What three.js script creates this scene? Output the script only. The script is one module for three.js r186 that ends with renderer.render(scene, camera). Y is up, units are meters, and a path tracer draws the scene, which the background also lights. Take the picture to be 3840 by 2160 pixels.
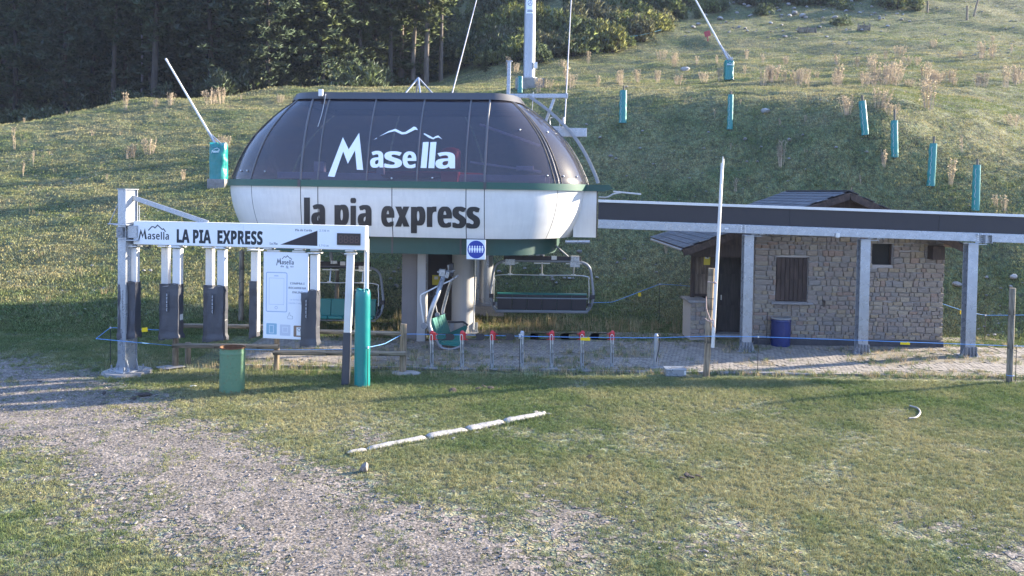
import * as THREE from 'three';
import { mergeGeometries, mergeVertices, toCreasedNormals } from 'three/addons/utils/BufferGeometryUtils.js';
import { RoundedBoxGeometry } from 'three/addons/geometries/RoundedBoxGeometry.js';
import { TessellateModifier } from 'three/addons/modifiers/TessellateModifier.js';
import { FontLoader } from 'three/addons/loaders/FontLoader.js';

// ---------------------------------------------------------------- camera
// A lift-base webcam 4.5 m up on a mast, almost level, lens shifted downwards.
const F = 3100, CX = 1920, CY = 806.6, CAM_Y = 4.49;
const scene = new THREE.Scene();
const camera = new THREE.PerspectiveCamera(2 * Math.atan(1353.4 / F) * 180 / Math.PI, 3840 / 2706.8, 0.2, 900);
camera.setViewOffset(3840, 2706.8, 0, 546.8, 3840, 2160);
camera.rotation.order = 'YXZ';
camera.position.set(0, CAM_Y, 0);
camera.rotation.set(-0.0279, 0, 0.0155);
camera.updateMatrixWorld(true);
scene.add(camera);

// ---------------------------------------------------------------- sun, sky, exposure
const SUN_EL = 17.5 * Math.PI / 180, SUN_AZ = 20.5 * Math.PI / 180;   // azimuth: from +x turned towards -z (behind the station)
const sunDir = new THREE.Vector3(Math.cos(SUN_EL) * Math.cos(SUN_AZ), Math.sin(SUN_EL), -Math.cos(SUN_EL) * Math.sin(SUN_AZ));
const sun = new THREE.DirectionalLight(new THREE.Color().setRGB(1.0, 0.87, 0.68), 4.3);
sun.position.copy(sunDir).multiplyScalar(200).add(new THREE.Vector3(0, 0, -35));
sun.target.position.set(0, 0, -35);
sun.castShadow = true;
sun.shadow.radius = 2.6;   // a slightly hazy evening sun
sun.shadow.mapSize.set(4096, 4096);
Object.assign(sun.shadow.camera, { left: -90, right: 90, top: 80, bottom: -80, near: 1, far: 420 });
scene.add(sun, sun.target);
{
  // clear evening sky: deep blue above, paler towards the horizon, a broad warm lift round the sun
  const W = 512, Hh = 256, data = new Float32Array(W * Hh * 4);
  const d = new THREE.Vector3();
  for (let j = 0; j < Hh; j++) for (let i = 0; i < W; i++) {
    const phi = (i + 0.5) / W * 2 * Math.PI - Math.PI, th = ((j + 0.5) / Hh - 0.5) * Math.PI;
    d.set(Math.cos(th) * Math.cos(phi), Math.sin(th), Math.cos(th) * Math.sin(phi));
    const up = Math.max(d.y, 0), hz = Math.pow(1 - up, 3.2);
    const g = Math.max(0, d.dot(sunDir)), glow = 0.55 * Math.pow(g, 6) + 1.2 * Math.pow(g, 40);
    const k = (j * W + i) * 4;
    const SK = 0.40;
    data[k] = SK * (0.24 + 0.30 * hz + 0.7 * glow);
    data[k + 1] = SK * (0.44 + 0.26 * hz + 0.6 * glow);
    data[k + 2] = SK * (0.94 + 0.10 * hz + 0.4 * glow);
    data[k + 3] = 1;
  }
  const t = new THREE.DataTexture(data, W, Hh, THREE.RGBAFormat, THREE.FloatType);
  t.mapping = THREE.EquirectangularReflectionMapping;
  t.minFilter = t.magFilter = THREE.LinearFilter; t.needsUpdate = true;
  scene.background = t; scene.environment = t;
  scene.backgroundIntensity = 1; scene.environmentIntensity = 1;
}
const renderer = new THREE.WebGLRenderer({ antialias: true });
renderer.toneMapping = THREE.LinearToneMapping;
renderer.toneMappingExposure = 5.4;
renderer.shadowMap.enabled = true;

// ---------------------------------------------------------------- helpers
const V3 = (x, y, z) => new THREE.Vector3(x, y, z);
let seed = 7;
const rnd = () => { seed |= 0; seed = seed + 0x6D2B79F5 | 0; let t = Math.imul(seed ^ seed >>> 15, 1 | seed); t = t + Math.imul(t ^ t >>> 7, 61 | t) ^ t; return ((t ^ t >>> 14) >>> 0) / 4294967296; };
const rr = (a, b) => a + (b - a) * rnd();
const pick = (a) => a[Math.floor(rnd() * a.length)];
const mix = (a, b, t) => a + (b - a) * t, cl = (x, a = 0, b = 1) => Math.min(b, Math.max(a, x)), sst = (a, b, x) => { const t = cl((x - a) / (b - a)); return t * t * (3 - 2 * t); };
const hash = (x, y) => { let h = Math.imul(x | 0, 374761393) + Math.imul(y | 0, 668265263) | 0; h = Math.imul(h ^ h >>> 13, 1274126177); return ((h ^ h >>> 16) >>> 0) / 4294967296; };
const vnoise = (x, y, per = 0) => {
  const xi = Math.floor(x), yi = Math.floor(y), fx = x - xi, fy = y - yi, w = (t) => t * t * (3 - 2 * t);
  const q = per ? (a) => ((a % per) + per) % per : (a) => a;
  const a = hash(q(xi), q(yi)), b = hash(q(xi + 1), q(yi)), c = hash(q(xi), q(yi + 1)), d2 = hash(q(xi + 1), q(yi + 1));
  return mix(mix(a, b, w(fx)), mix(c, d2, w(fx)), w(fy));
};
const fbm = (x, y, o = 4) => { let s = 0, a = 0.5, n = 0; for (let i = 0; i < o; i++) { s += a * vnoise(x, y); n += a; x = x * 2.03 + 17.1; y = y * 2.03 + 9.7; a *= 0.5; } return s / n; };
const tfbm = (x, y, per, o = 4) => { let s = 0, a = 0.5, n = 0; for (let i = 0; i < o; i++) { s += a * vnoise(x + i * 31, y + i * 57, per); n += a; x *= 2; y *= 2; per *= 2; a *= 0.5; } return s / n; };
// a photo pixel (3840 x 2160) at a distance d in front of the camera
const P = (px, py, d) => { const v = V3((px - CX) / F, -(py - CY) / F, -1).applyQuaternion(camera.quaternion); return v.multiplyScalar(d / -v.z).add(camera.position); };
const dir = (px, py) => V3((px - CX) / F, -(py - CY) / F, -1).applyQuaternion(camera.quaternion);
const atH = (px, py, h = 0) => { const v = dir(px, py); return v.multiplyScalar((h - CAM_Y) / v.y).add(camera.position); };

const used = {};
const numbered = (n) => { const k = used[n] = (used[n] ?? -1) + 1; return k ? `${n}_${String(k).padStart(3, '0')}` : n; };
const shadowOn = (o) => { o.castShadow = o.receiveShadow = true; return o; };
function thing(name, label, category, pos = [0, 0, 0], turn = 0, group) {
  const o = new THREE.Group(); o.name = numbered(name); scene.add(o);
  o.position.set(...pos); o.rotation.y = turn; o.userData = { label, category };
  if (group) o.userData.group = group;
  return o;
}
function part(name, geo, m, parent) { const o = shadowOn(new THREE.Mesh(Array.isArray(geo) ? join(geo) : geo, m)); o.name = name; parent.add(o); return o; }
function solo(name, geo, m, label, category, group) { const o = part(numbered(name), geo, m, scene); o.userData = { label, category }; if (group) o.userData.group = group; return o; }
function struct(name, geo, m) { const o = part(numbered(name), geo, m, scene); o.userData = { kind: 'structure' }; return o; }
function dup(root, [x, y, z], turn, label, group) { const r = root.clone(); r.name = numbered(root.name.replace(/_\d\d\d$/, '')); r.userData = { ...root.userData }; scene.add(r); r.position.set(x, y, z); r.rotation.y = turn; if (label) r.userData.label = label; if (group) r.userData.group = group; return r; }

const clean = (g) => { let q = g.index ? g.toNonIndexed() : g; const o = new THREE.BufferGeometry(); o.setAttribute('position', q.attributes.position); if (!q.attributes.normal) q.computeVertexNormals(); o.setAttribute('normal', q.attributes.normal); if (q.attributes.uv) o.setAttribute('uv', q.attributes.uv); else o.setAttribute('uv', new THREE.BufferAttribute(new Float32Array(q.attributes.position.count * 2), 2)); return o; };
const join = (list) => mergeGeometries(list.map(clean));
// uv in metres from the face direction
function uvm(g, s = 1) {
  if (g.index) g = g.toNonIndexed(); if (!g.attributes.normal) g.computeVertexNormals();
  const p = g.attributes.position, n = g.attributes.normal, uv = new Float32Array(p.count * 2);
  for (let i = 0; i < p.count; i += 3) {
    let nx = 0, ny = 0, nz = 0; for (let k = 0; k < 3; k++) { nx += Math.abs(n.getX(i + k)); ny += Math.abs(n.getY(i + k)); nz += Math.abs(n.getZ(i + k)); }
    for (let k = 0; k < 3; k++) { const x = p.getX(i + k), y = p.getY(i + k), z = p.getZ(i + k); const [u, v] = ny > nx && ny > nz ? [x, z] : nx > nz ? [z, y] : [x, y]; uv[(i + k) * 2] = u * s; uv[(i + k) * 2 + 1] = v * s; }
  }
  g.setAttribute('uv', new THREE.BufferAttribute(uv, 2)); return g;
}
const M4 = new THREE.Matrix4(), Q4 = new THREE.Quaternion(), E3 = new THREE.Euler();
function box(w, h, d, x = 0, y = 0, z = 0, rx = 0, ry = 0, rz = 0, bev = 0.006) {
  const g = bev > 0 && Math.min(w, h, d) > bev * 2.5 ? new RoundedBoxGeometry(w, h, d, 1, bev) : new THREE.BoxGeometry(w, h, d);
  g.applyMatrix4(M4.compose(V3(x, y, z), Q4.setFromEuler(E3.set(rx, ry, rz)), V3(1, 1, 1))); return uvm(g);
}
const fb = (...a) => { a.length = 9; for (let i = 0; i < 9; i++) a[i] ??= 0; return box(...a, 0); };
function rod(a, b, r, r2 = r, seg = 10, caps = true) {
  const v = b.clone().sub(a), L = v.length(), g = new THREE.CylinderGeometry(r2, r, L, seg, 1, !caps);
  g.applyMatrix4(M4.compose(a.clone().add(b).multiplyScalar(0.5), Q4.setFromUnitVectors(V3(0, 1, 0), v.normalize()), V3(1, 1, 1))); return g;
}
function beam(a, b, w, h, up = V3(0, 1, 0)) {   // square bar from a to b
  const v = b.clone().sub(a), L = v.length(), z = v.clone().normalize(), x = up.clone().cross(z).normalize(), y = z.clone().cross(x);
  const g = new RoundedBoxGeometry(w, h, L, 1, Math.min(w, h) * 0.08); uvm(g);
  const q = uvm(g); q.applyMatrix4(new THREE.Matrix4().makeBasis(x, y, z).setPosition(a.clone().add(b).multiplyScalar(0.5))); return q;
}
const tube = (pts, r, seg = 6, n = pts.length * 6, closed = false, tension = 0.5) => new THREE.TubeGeometry(new THREE.CatmullRomCurve3(pts, closed, 'catmullrom', tension), n, r, seg, closed);
const lathe = (pts, seg = 32) => new THREE.LatheGeometry(pts.map(([r, y]) => new THREE.Vector2(r, y)), seg);
const move = (g, x, y, z, rx = 0, ry = 0, rz = 0, s = 1) => g.applyMatrix4(new THREE.Matrix4().compose(V3(x, y, z), new THREE.Quaternion().setFromEuler(new THREE.Euler(rx, ry, rz)), V3(s, s, s)));

// ---------------------------------------------------------------- materials
function tex(size, fn, rep = 1, srgb = true) {
  const d = new Uint8Array(size * size * 4);
  for (let j = 0; j < size; j++) for (let i = 0; i < size; i++) { const c = fn(i / size, j / size), k = (j * size + i) * 4; for (let q = 0; q < 3; q++) d[k + q] = cl(Array.isArray(c) ? c[q] : c) * 255; d[k + 3] = 255; }
  const t = new THREE.DataTexture(d, size, size); t.wrapS = t.wrapT = THREE.RepeatWrapping; t.magFilter = THREE.LinearFilter; t.minFilter = THREE.LinearMipmapLinearFilter; t.generateMipmaps = true;
  if (srgb) t.colorSpace = THREE.SRGBColorSpace; t.repeat.set(rep, rep); t.needsUpdate = true; return t;
}
const lin = (r, g = r, b = r) => new THREE.Color().setRGB(r, g, b);
const mat = (c, rough = 0.7, o = {}) => new THREE.MeshStandardMaterial({ color: c, roughness: rough, side: THREE.DoubleSide, ...o });
const phys = (c, rough = 0.4, o = {}) => new THREE.MeshPhysicalMaterial({ color: c, roughness: rough, side: THREE.DoubleSide, ...o });
const tMott = tex(256, (u, v) => { const a = tfbm(u * 6, v * 6, 6, 5), b = tfbm(u * 40, v * 40, 40, 2); const k = 0.80 + 0.22 * (a - 0.5) + 0.12 * (b - 0.5); return k; }, 0.8);
const tGalv = tex(256, (u, v) => 0.86 + 0.09 * (tfbm(u * 7, v * 7, 7, 5) - 0.5) + 0.05 * (tfbm(u * 50, v * 50, 50, 2) - 0.5), 1.3);
const tDirt = tex(256, (u, v) => { const a = tfbm(u * 5, v * 5, 5, 5), st = tfbm(u * 60, v * 3, 60, 3); const k = 0.93 + 0.07 * (a - 0.5) + 0.05 * (st - 0.5); return [k, k * 0.995, k * 0.98]; }, 0.5);
const tWood = tex(256, (u, v) => { const g = tfbm(u * 24, v * 2, 24, 4), l = tfbm(u * 80, v * 3, 80, 2), b = tfbm(u * 4, v * 4, 4, 3); const k = 0.66 + 0.5 * (g - 0.5) + 0.26 * (l - 0.5) + 0.2 * (b - 0.5); return [k, k * 0.97, k * 0.92]; }, 1);
const tRough = tex(128, (u, v) => 0.62 + 0.5 * (tfbm(u * 8, v * 8, 8, 4) - 0.5), 1, false);
const tBump = tex(256, (u, v) => tfbm(u * 24, v * 24, 24, 4), 1, false);
const tFold = tex(256, (u, v) => { const a = tfbm(u * 3 + 2 * tfbm(u * 4, v * 4, 4, 3), v * 5, 4, 3); return Math.pow(1 - Math.abs(2 * a - 1), 2); }, 1, false);
const M = {
  galv: mat(lin(0.50, 0.53, 0.57), 0.48, { metalness: 0.45, map: tGalv, roughnessMap: tRough }),
  galvDark: mat(lin(0.36, 0.38, 0.41), 0.55, { metalness: 0.45, map: tGalv }),
  steel: mat(lin(0.62, 0.63, 0.64), 0.3, { metalness: 0.8 }),
  alu: mat(lin(0.78, 0.78, 0.78), 0.38, { metalness: 0.15, map: tDirt }),
  white: phys(lin(0.80, 0.80, 0.79), 0.42, { map: tDirt, clearcoat: 0.35, clearcoatRoughness: 0.25 }),
  signWhite: mat(lin(0.82, 0.82, 0.81), 0.45, { map: tDirt }),
  green: mat(lin(0.022, 0.105, 0.082), 0.42, { map: tDirt }),
  greenDark: mat(lin(0.016, 0.075, 0.062), 0.5, { map: tDirt }),
  black: mat(lin(0.022, 0.023, 0.027), 0.5),
  blackGloss: mat(lin(0.014, 0.014, 0.016), 0.3),
  gap: mat(lin(0.02), 0.9),
  dark: mat(lin(0.035, 0.031, 0.036), 0.62, { map: tDirt }),
  capGrey: mat(lin(0.07, 0.068, 0.075), 0.42, { map: tDirt }),
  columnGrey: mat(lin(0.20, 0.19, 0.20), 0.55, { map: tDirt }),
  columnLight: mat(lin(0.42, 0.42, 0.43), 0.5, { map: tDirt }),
  teal: phys(lin(0.0, 0.20, 0.19), 0.36, { bumpMap: tFold, bumpScale: 0.006, clearcoat: 0.3, clearcoatRoughness: 0.3 }),
  tealSeat: mat(lin(0.012, 0.14, 0.12), 0.5, { bumpMap: tBump, bumpScale: 0.002 }),
  cover: phys(lin(0.048, 0.051, 0.064), 0.42, { bumpMap: tFold, bumpScale: 0.002, clearcoat: 0.12, clearcoatRoughness: 0.4 }),
  wood: mat(lin(0.55, 0.46, 0.35), 0.85, { map: tWood, bumpMap: tWood, bumpScale: 0.004 }),
  woodGrey: mat(lin(0.46, 0.42, 0.36), 0.9, { map: tWood, bumpMap: tWood, bumpScale: 0.005 }),
  woodBrown: mat(lin(0.115, 0.078, 0.068), 0.75, { map: tWood, bumpMap: tWood, bumpScale: 0.003 }),
  woodPanel: mat(lin(0.38, 0.30, 0.24), 0.8, { map: tWood, bumpMap: tWood, bumpScale: 0.003 }),
  doorBrown: mat(lin(0.10, 0.09, 0.095), 0.6, { map: tWood }),
  concrete: mat(lin(0.42, 0.40, 0.38), 0.92, { map: tMott, bumpMap: tBump, bumpScale: 0.008 }),
  red: mat(lin(0.50, 0.02, 0.025), 0.4),
  redOld: mat(lin(0.30, 0.03, 0.02), 0.5),
  blueRope: mat(lin(0.12, 0.32, 0.66), 0.6),
  cable: mat(lin(0.33, 0.33, 0.34), 0.5, { metalness: 0.5 }),
  yellow: mat(lin(0.80, 0.55, 0.0), 0.5),
  rust: mat(lin(0.30, 0.13, 0.055), 0.9, { map: tMott, bumpMap: tBump, bumpScale: 0.003 }),
  drumBlue: phys(lin(0.018, 0.04, 0.20), 0.38, { map: tMott }),
  slate: [0.085, 0.105, 0.125, 0.07].map((k) => mat(lin(k, k * 1.02, k * 1.16), 0.55, { map: tMott, bumpMap: tBump, bumpScale: 0.006 })),
  screen: mat(lin(0.03, 0.02, 0.018), 0.35),
  segment: mat(lin(0.16, 0.085, 0.075), 0.6),
};
// ---------------------------------------------------------------- terrain
// profiles of the hillside: photo column -> [distance, height] pairs
const COLS = [
  [-900, [[23.5, 0], [40, 3.6], [50, 6], [64, 6.2], [85, 9], [120, 30], [170, 62]]],
  [0, [[23.5, 0], [40, 4.4], [52, 8.15], [64, 7.6], [85, 10], [120, 34], [170, 70]]],
  [560, [[23.5, 0], [40, 4.7], [58, 10.5], [70, 10.3], [88, 12.5], [120, 36], [170, 72]]],
  [1100, [[24.5, 0], [40, 5.2], [62, 11.9], [74, 12.6], [90, 15.5], [120, 38], [170, 74]]],
  [1600, [[26, 0], [40, 6.0], [52, 10.2], [62, 12.2], [80, 15.2], [110, 33], [170, 72]]],
  [2000, [[27.0, 0], [41, 7.3], [48, 10.4], [58, 11.7], [70, 15.1], [95, 26.6], [170, 66]]],
  [2500, [[28, 0], [37, 5.8], [42, 9.2], [44, 9.95], [58, 12.3], [70, 15.6], [85, 22], [100, 29], [170, 62]]],
  [2800, [[28.2, 0], [36, 5.8], [40, 9.0], [41.8, 9.65], [58, 12.9], [70, 16.3], [85, 22], [100, 29], [170, 60]]],
  [3300, [[27.5, 0], [33, 4.7], [36.4, 8.4], [38, 9.05], [46, 10.7], [60, 14], [75, 18.5], [85, 22.4], [100, 28.5], [170, 56]]],
  [3600, [[27, 0], [31.5, 3.6], [36, 7.0], [38.5, 8.35], [48, 10.8], [60, 13.8], [75, 18.5], [85, 22.2], [100, 29], [170, 54]]],
  [3840, [[26, 0], [29.5, 2.4], [34, 5.4], [40, 8.0], [50, 10.8], [70, 17], [85, 22], [110, 33], [170, 52]]],
  [5200, [[26, 0], [33, 2.5], [42, 5.5], [55, 9], [75, 15], [110, 28], [170, 45]]],
];
const hermite = (pts, x) => {
  if (x <= pts[0][0]) return pts[0][1];
  const n = pts.length; let i = 0; while (i < n - 2 && x > pts[i + 1][0]) i++;
  const sl = (k) => (pts[k + 1][1] - pts[k][1]) / (pts[k + 1][0] - pts[k][0]);
  const tan = (k) => k <= 0 ? 0 : k >= n - 1 ? sl(n - 2) : (sl(k - 1) * sl(k) <= 0 ? 0 : 2 * sl(k - 1) * sl(k) / (sl(k - 1) + sl(k)));
  const h = pts[i + 1][0] - pts[i][0], t = (x - pts[i][0]) / h; if (t > 1) return pts[i + 1][1] + (x - pts[i + 1][0]) * sl(n - 2);
  const a = t * t * t, b = t * t;
  return (2 * a - 3 * b + 1) * pts[i][1] + (a - 2 * b + t) * h * tan(i) + (3 * b - 2 * a) * pts[i + 1][1] + (a - b) * h * tan(i + 1);
};
function groundY(x, z) {
  const d = Math.max(-z, 0.5), px = CX + x / Math.max(d, 14) * F;
  let h = 0;
  if (d > 24.5) {
    const c = cl(px, -900, 5200); let i = 0; while (i < COLS.length - 2 && c > COLS[i + 1][0]) i++;
    const t = sst(0, 1, (c - COLS[i][0]) / (COLS[i + 1][0] - COLS[i][0]));
    h = mix(hermite(COLS[i][1], d), hermite(COLS[i + 1][1], d), mix(t, (c - COLS[i][0]) / (COLS[i + 1][0] - COLS[i][0]), 0.5));
  }
  const k = sst(27, 36, d);
  h += k * (0.9 * (fbm(x * 0.13 + 4, z * 0.2, 3) - 0.5) * sst(30, 60, d) + 0.34 * (fbm(x * 0.5, z * 0.9, 3) - 0.5) + 0.12 * (fbm(x * 1.7, z * 2.6, 2) - 0.5));
  h += (1 - k) * (0.05 * (fbm(x * 0.7 + 50, z * 0.7, 3) - 0.5)) * sst(25, 22.5, d) * (d < 20.5 ? 1 : 0.2);
  return h;
}
const onGround = (x, z) => V3(x, groundY(x, z), z);
// where the sight line of a photo pixel meets the terrain
function hit(px, py, d0 = 8) {
  const v = dir(px, py); v.multiplyScalar(1 / -v.z); let d = d0, s = 0.4;
  for (; d < 170; d += s) { const y = CAM_Y + v.y * d; if (y < groundY(v.x * d, -d)) break; s = Math.max(0.15, d * 0.01); }
  let a = d - s, b = d; for (let i = 0; i < 14; i++) { const m = (a + b) / 2; if (CAM_Y + v.y * m < groundY(v.x * m, -m)) b = m; else a = m; }
  return onGround(v.x * b, -b);
}
// gravel track, outlined in photo pixels and laid on the flat field
const trackOutline = [[-700, 1310], [0, 1330], [250, 1368], [390, 1440], [580, 1500], [720, 1580], [900, 1650], [1110, 1730], [1330, 1790], [1540, 1870], [1740, 1935], [1930, 2015], [2060, 2110], [2160, 2330], [900, 2330], [960, 2150], [740, 2060], [560, 1970], [330, 1890], [190, 1780], [60, 1690], [-700, 1640]].map(([x, y]) => { const p = atH(x, y); return [p.x, p.z]; });
function sdPoly(x, z, poly) {
  let dm = 1e9, inside = false;
  for (let i = 0, j = poly.length - 1; i < poly.length; j = i++) {
    const [ax, az] = poly[j], [bx, bz] = poly[i], ex = bx - ax, ez = bz - az, t = cl(((x - ax) * ex + (z - az) * ez) / (ex * ex + ez * ez));
    dm = Math.min(dm, Math.hypot(x - ax - ex * t, z - az - ez * t));
    if ((az > z) !== (bz > z) && x < (bx - ax) * (z - az) / (bz - az) + ax) inside = !inside;
  }
  return inside ? dm : -dm;
}
const bare = [[2080, 1930, 0.7], [2150, 2060, 0.7], [3830, 2090, 0.9], [2700, 2075, 0.4], [1330, 1640, 0.4]].map(([x, y, r]) => { const p = atH(x, y); return [p.x, p.z, r]; });
function gravelness(x, z) {
  if (z < -22.5) return -3;
  let s = sdPoly(x, z, trackOutline);
  for (const [bx, bz, r] of bare) s = Math.max(s, (r - Math.hypot(x - bx, z - bz)) * 0.7 - 0.25);
  return s + 1.5 * (fbm(x * 0.9 + 3, z * 0.9, 3) - 0.5) + 1.0 * (fbm(x * 3.5, z * 3.5 + 8, 3) - 0.5);
}
// how dry the sward is, 0 green .. 1 straw, and bare earth patches
const dryness = (x, z) => cl(0.5 + 1.5 * (fbm(x * 0.28 + 11, z * 0.4 + 5, 4) - 0.5) + 0.9 * (fbm(x * 1.6, z * 1.6, 2) - 0.5));
const lush = (x, z) => { const d = -z; return sst(2.6, 0.6, Math.abs(d - 19.0 - 0.1 * x * 0) ) * 0.45 + sst(23.5, 25.5, d) * sst(31, 27, d) * 0.8; };
const tGrass = tex(1024, (u, v) => {
  const a = tfbm(u * 40, v * 40, 40, 3), b = tfbm(u * 160, v * 160, 160, 3), c = tfbm(u * 8, v * 8, 8, 3);
  const k = 0.74 + 0.6 * (a - 0.5) + 0.75 * (b - 0.5) + 0.2 * (c - 0.5), y = tfbm(u * 70 + 9, v * 70, 70, 2);
  return [k * (0.95 + 0.25 * (y - 0.5)), k, k * (0.9 - 0.2 * (y - 0.5))];
}, 1 / 5);
const tGravel = tex(1024, (u, v) => {
  const a = tfbm(u * 130, v * 130, 130, 2), b = tfbm(u * 320, v * 320, 320, 2), c = tfbm(u * 10, v * 10, 10, 4);
  const s = a > 0.66 ? 0.22 : a < 0.34 ? -0.22 : 0; const k = 0.66 + s + 0.5 * (b - 0.5) + 0.26 * (c - 0.5);
  return [k, k * 0.985, k * 0.99];
}, 1 / 3.2);
const tGravelB = tex(512, (u, v) => tfbm(u * 90, v * 90, 90, 3), 1 / 3.2, false);
function groundColor(x, z) {
  const d = -z, dry = cl(dryness(x, z) - 0.5 * lush(x, z)), c = [mix(0.125, 0.27, dry), mix(0.15, 0.235, dry), mix(0.062, 0.125, dry)];
  const g = sst(-0.9, 0.4, gravelness(x, z)), e = sst(0.56, 0.74, fbm(x * 1.1 + 70, z * 1.1, 4)) * 0.5;
  const soil = [0.27, 0.23, 0.185];
  for (let i = 0; i < 3; i++) { c[i] = mix(c[i], soil[i], Math.max(g, e * sst(24, 22, d))); }
  const worn = sst(24.6, 26, d) * sst(29, 27, d) * 0.5; c[0] = mix(c[0], 0.28, worn); c[1] = mix(c[1], 0.25, worn); c[2] = mix(c[2], 0.14, worn);
  return c;
}
function sheet(ds, us, keep, lift) {
  const nu = us.length, nd = ds.length, pos = [], col = [], uv = [], idx = [], ids = new Int32Array(nu * nd).fill(-1), ok = new Uint8Array(nu * nd);
  const at = (i, j) => { const k = j * nu + i; if (ids[k] >= 0) return ids[k]; const x = us[i] * Math.max(ds[j], 14), z = -ds[j]; ids[k] = pos.length / 3; pos.push(x, groundY(x, z) + (lift ? lift(x, z) : 0), z); uv.push(x, z); col.push(...(lift ? [1, 1, 1] : groundColor(x, z))); return ids[k]; };
  for (let j = 0; j < nd; j++) for (let i = 0; i < nu; i++) ok[j * nu + i] = !keep || keep(us[i] * Math.max(ds[j], 14), -ds[j]) ? 1 : 0;
  for (let j = 0; j < nd - 1; j++) for (let i = 0; i < nu - 1; i++) {
    const a = j * nu + i; if (ok[a] + ok[a + 1] + ok[a + nu] + ok[a + nu + 1] < 3) continue;
    const p = at(i, j), q = at(i + 1, j), r = at(i, j + 1), s = at(i + 1, j + 1); idx.push(p, q, r, q, s, r);
  }
  const g = new THREE.BufferGeometry(); g.setAttribute('position', new THREE.Float32BufferAttribute(pos, 3)); g.setAttribute('uv', new THREE.Float32BufferAttribute(uv, 2)); g.setAttribute('color', new THREE.Float32BufferAttribute(col, 3)); g.setIndex(idx); g.computeVertexNormals(); return g;
}
const range = (a, b, n) => Array.from({ length: n }, (_, i) => mix(a, b, i / (n - 1)));
{
  const ds = [...range(-30, 7, 12), ...range(7.1, 26, 180), ...range(26.1, 60, 190), ...range(60.4, 175, 110)];
  const us = range(-1.35, 1.35, 440);
  struct('grass_ground', sheet(ds, us), mat(lin(1), 0.95, { map: tGrass, vertexColors: true, bumpMap: tGrass, bumpScale: 0.03 }));
  // the land goes on, flat, behind and beside the camera and away to the horizon
  const far = new THREE.RingGeometry(150, 900, 48, 1); far.rotateX(-Math.PI / 2); far.translate(0, -0.6, 0);
  struct('far_meadow', far, mat(lin(0.10, 0.11, 0.05), 1));
  const gd = range(8.5, 22.5, 330), gu = range(-0.95, 0.75, 560);
  struct('gravel_track', sheet(gd, gu, (x, z) => gravelness(x, z) + 1.7 * (hash(Math.round(x * 60), Math.round(z * 60)) - 0.5) + 0.9 * (fbm(x * 8, z * 8, 2) - 0.5) > 0.12, (x, z) => 0.004 + 0.010 * cl(gravelness(x, z) * 0.6) * fbm(x * 9, z * 9, 2)), mat(lin(0.37, 0.32, 0.26), 0.95, { map: tGravel, bumpMap: tGravelB, bumpScale: 0.012 }));
}
function copies(name, geo, m, list, parent = scene) {   // list of {p, ry, s, c}
  const o = new THREE.InstancedMesh(geo, m, list.length), c = new THREE.Color(), q = new THREE.Quaternion(), e = new THREE.Euler();
  list.forEach((t, i) => { o.setMatrixAt(i, M4.compose(t.p, q.setFromEuler(e.set(t.rx || 0, t.ry || 0, t.rz || 0)), t.s.isVector3 ? t.s : V3(t.s, t.s, t.s))); if (t.c) o.setColorAt(i, c.setRGB(...t.c)); });
  o.name = name; o.castShadow = o.receiveShadow = true; o.userData.kind = 'stuff'; parent.add(o); return o;
}
// stones: three rough lumps
function lump(sd, detail = 1) {
  const keep = seed; seed = sd; const g = mergeVertices(new THREE.IcosahedronGeometry(1, detail).deleteAttribute('normal').deleteAttribute('uv')), p = g.attributes.position;
  const cuts = Array.from({ length: 7 }, () => ({ n: V3(rr(-1, 1), rr(-1, 1), rr(-1, 1)).normalize(), k: rr(0.45, 0.8) }));
  for (let i = 0; i < p.count; i++) { const v = V3().fromBufferAttribute(p, i); for (const c of cuts) { const t = v.dot(c.n); if (t > c.k) v.addScaledVector(c.n, c.k - t); } p.setXYZ(i, v.x, v.y * 0.72, v.z); }
  seed = keep; return uvm(toCreasedNormals(g, 0.5), 1);
}
const LUMPS = [lump(11), lump(23), lump(37), lump(41)], LUMP0 = [lump(5, 0), lump(9, 0)];
M.stoneWhite = mat(lin(1), 0.9, { map: tMott });
{
  const L = [[], []], big = [];
  for (let i = 0; i < 36000; i++) {
    const d = 8.6 + 12.5 * Math.pow(rnd(), 1.25), x = rr(-0.95, 0.75) * d, z = -d, g = gravelness(x, z);
    if (g < -0.9 || rnd() > sst(-0.9, 0.6, g) + 0.03) continue;
    const s = 0.004 + 0.022 * Math.pow(rnd(), 6), k = rr(0.25, 0.41) * (rnd() < 0.06 ? 1.4 : 1);
    L[i & 1].push({ p: V3(x, groundY(x, z) + 0.012 + s * 0.2, z), ry: rr(0, 6), rx: rr(-0.4, 0.4), s: V3(s * rr(0.8, 1.5), s, s * rr(0.8, 1.4)), c: [k * 1.05, k * 0.96, k * 0.88] });
  }
  copies('gravel', LUMP0[0], M.stoneWhite, L[0]).userData.kind = 'stuff';
  copies('gravel_stones', LUMP0[1], M.stoneWhite, L[1]);
}
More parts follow.
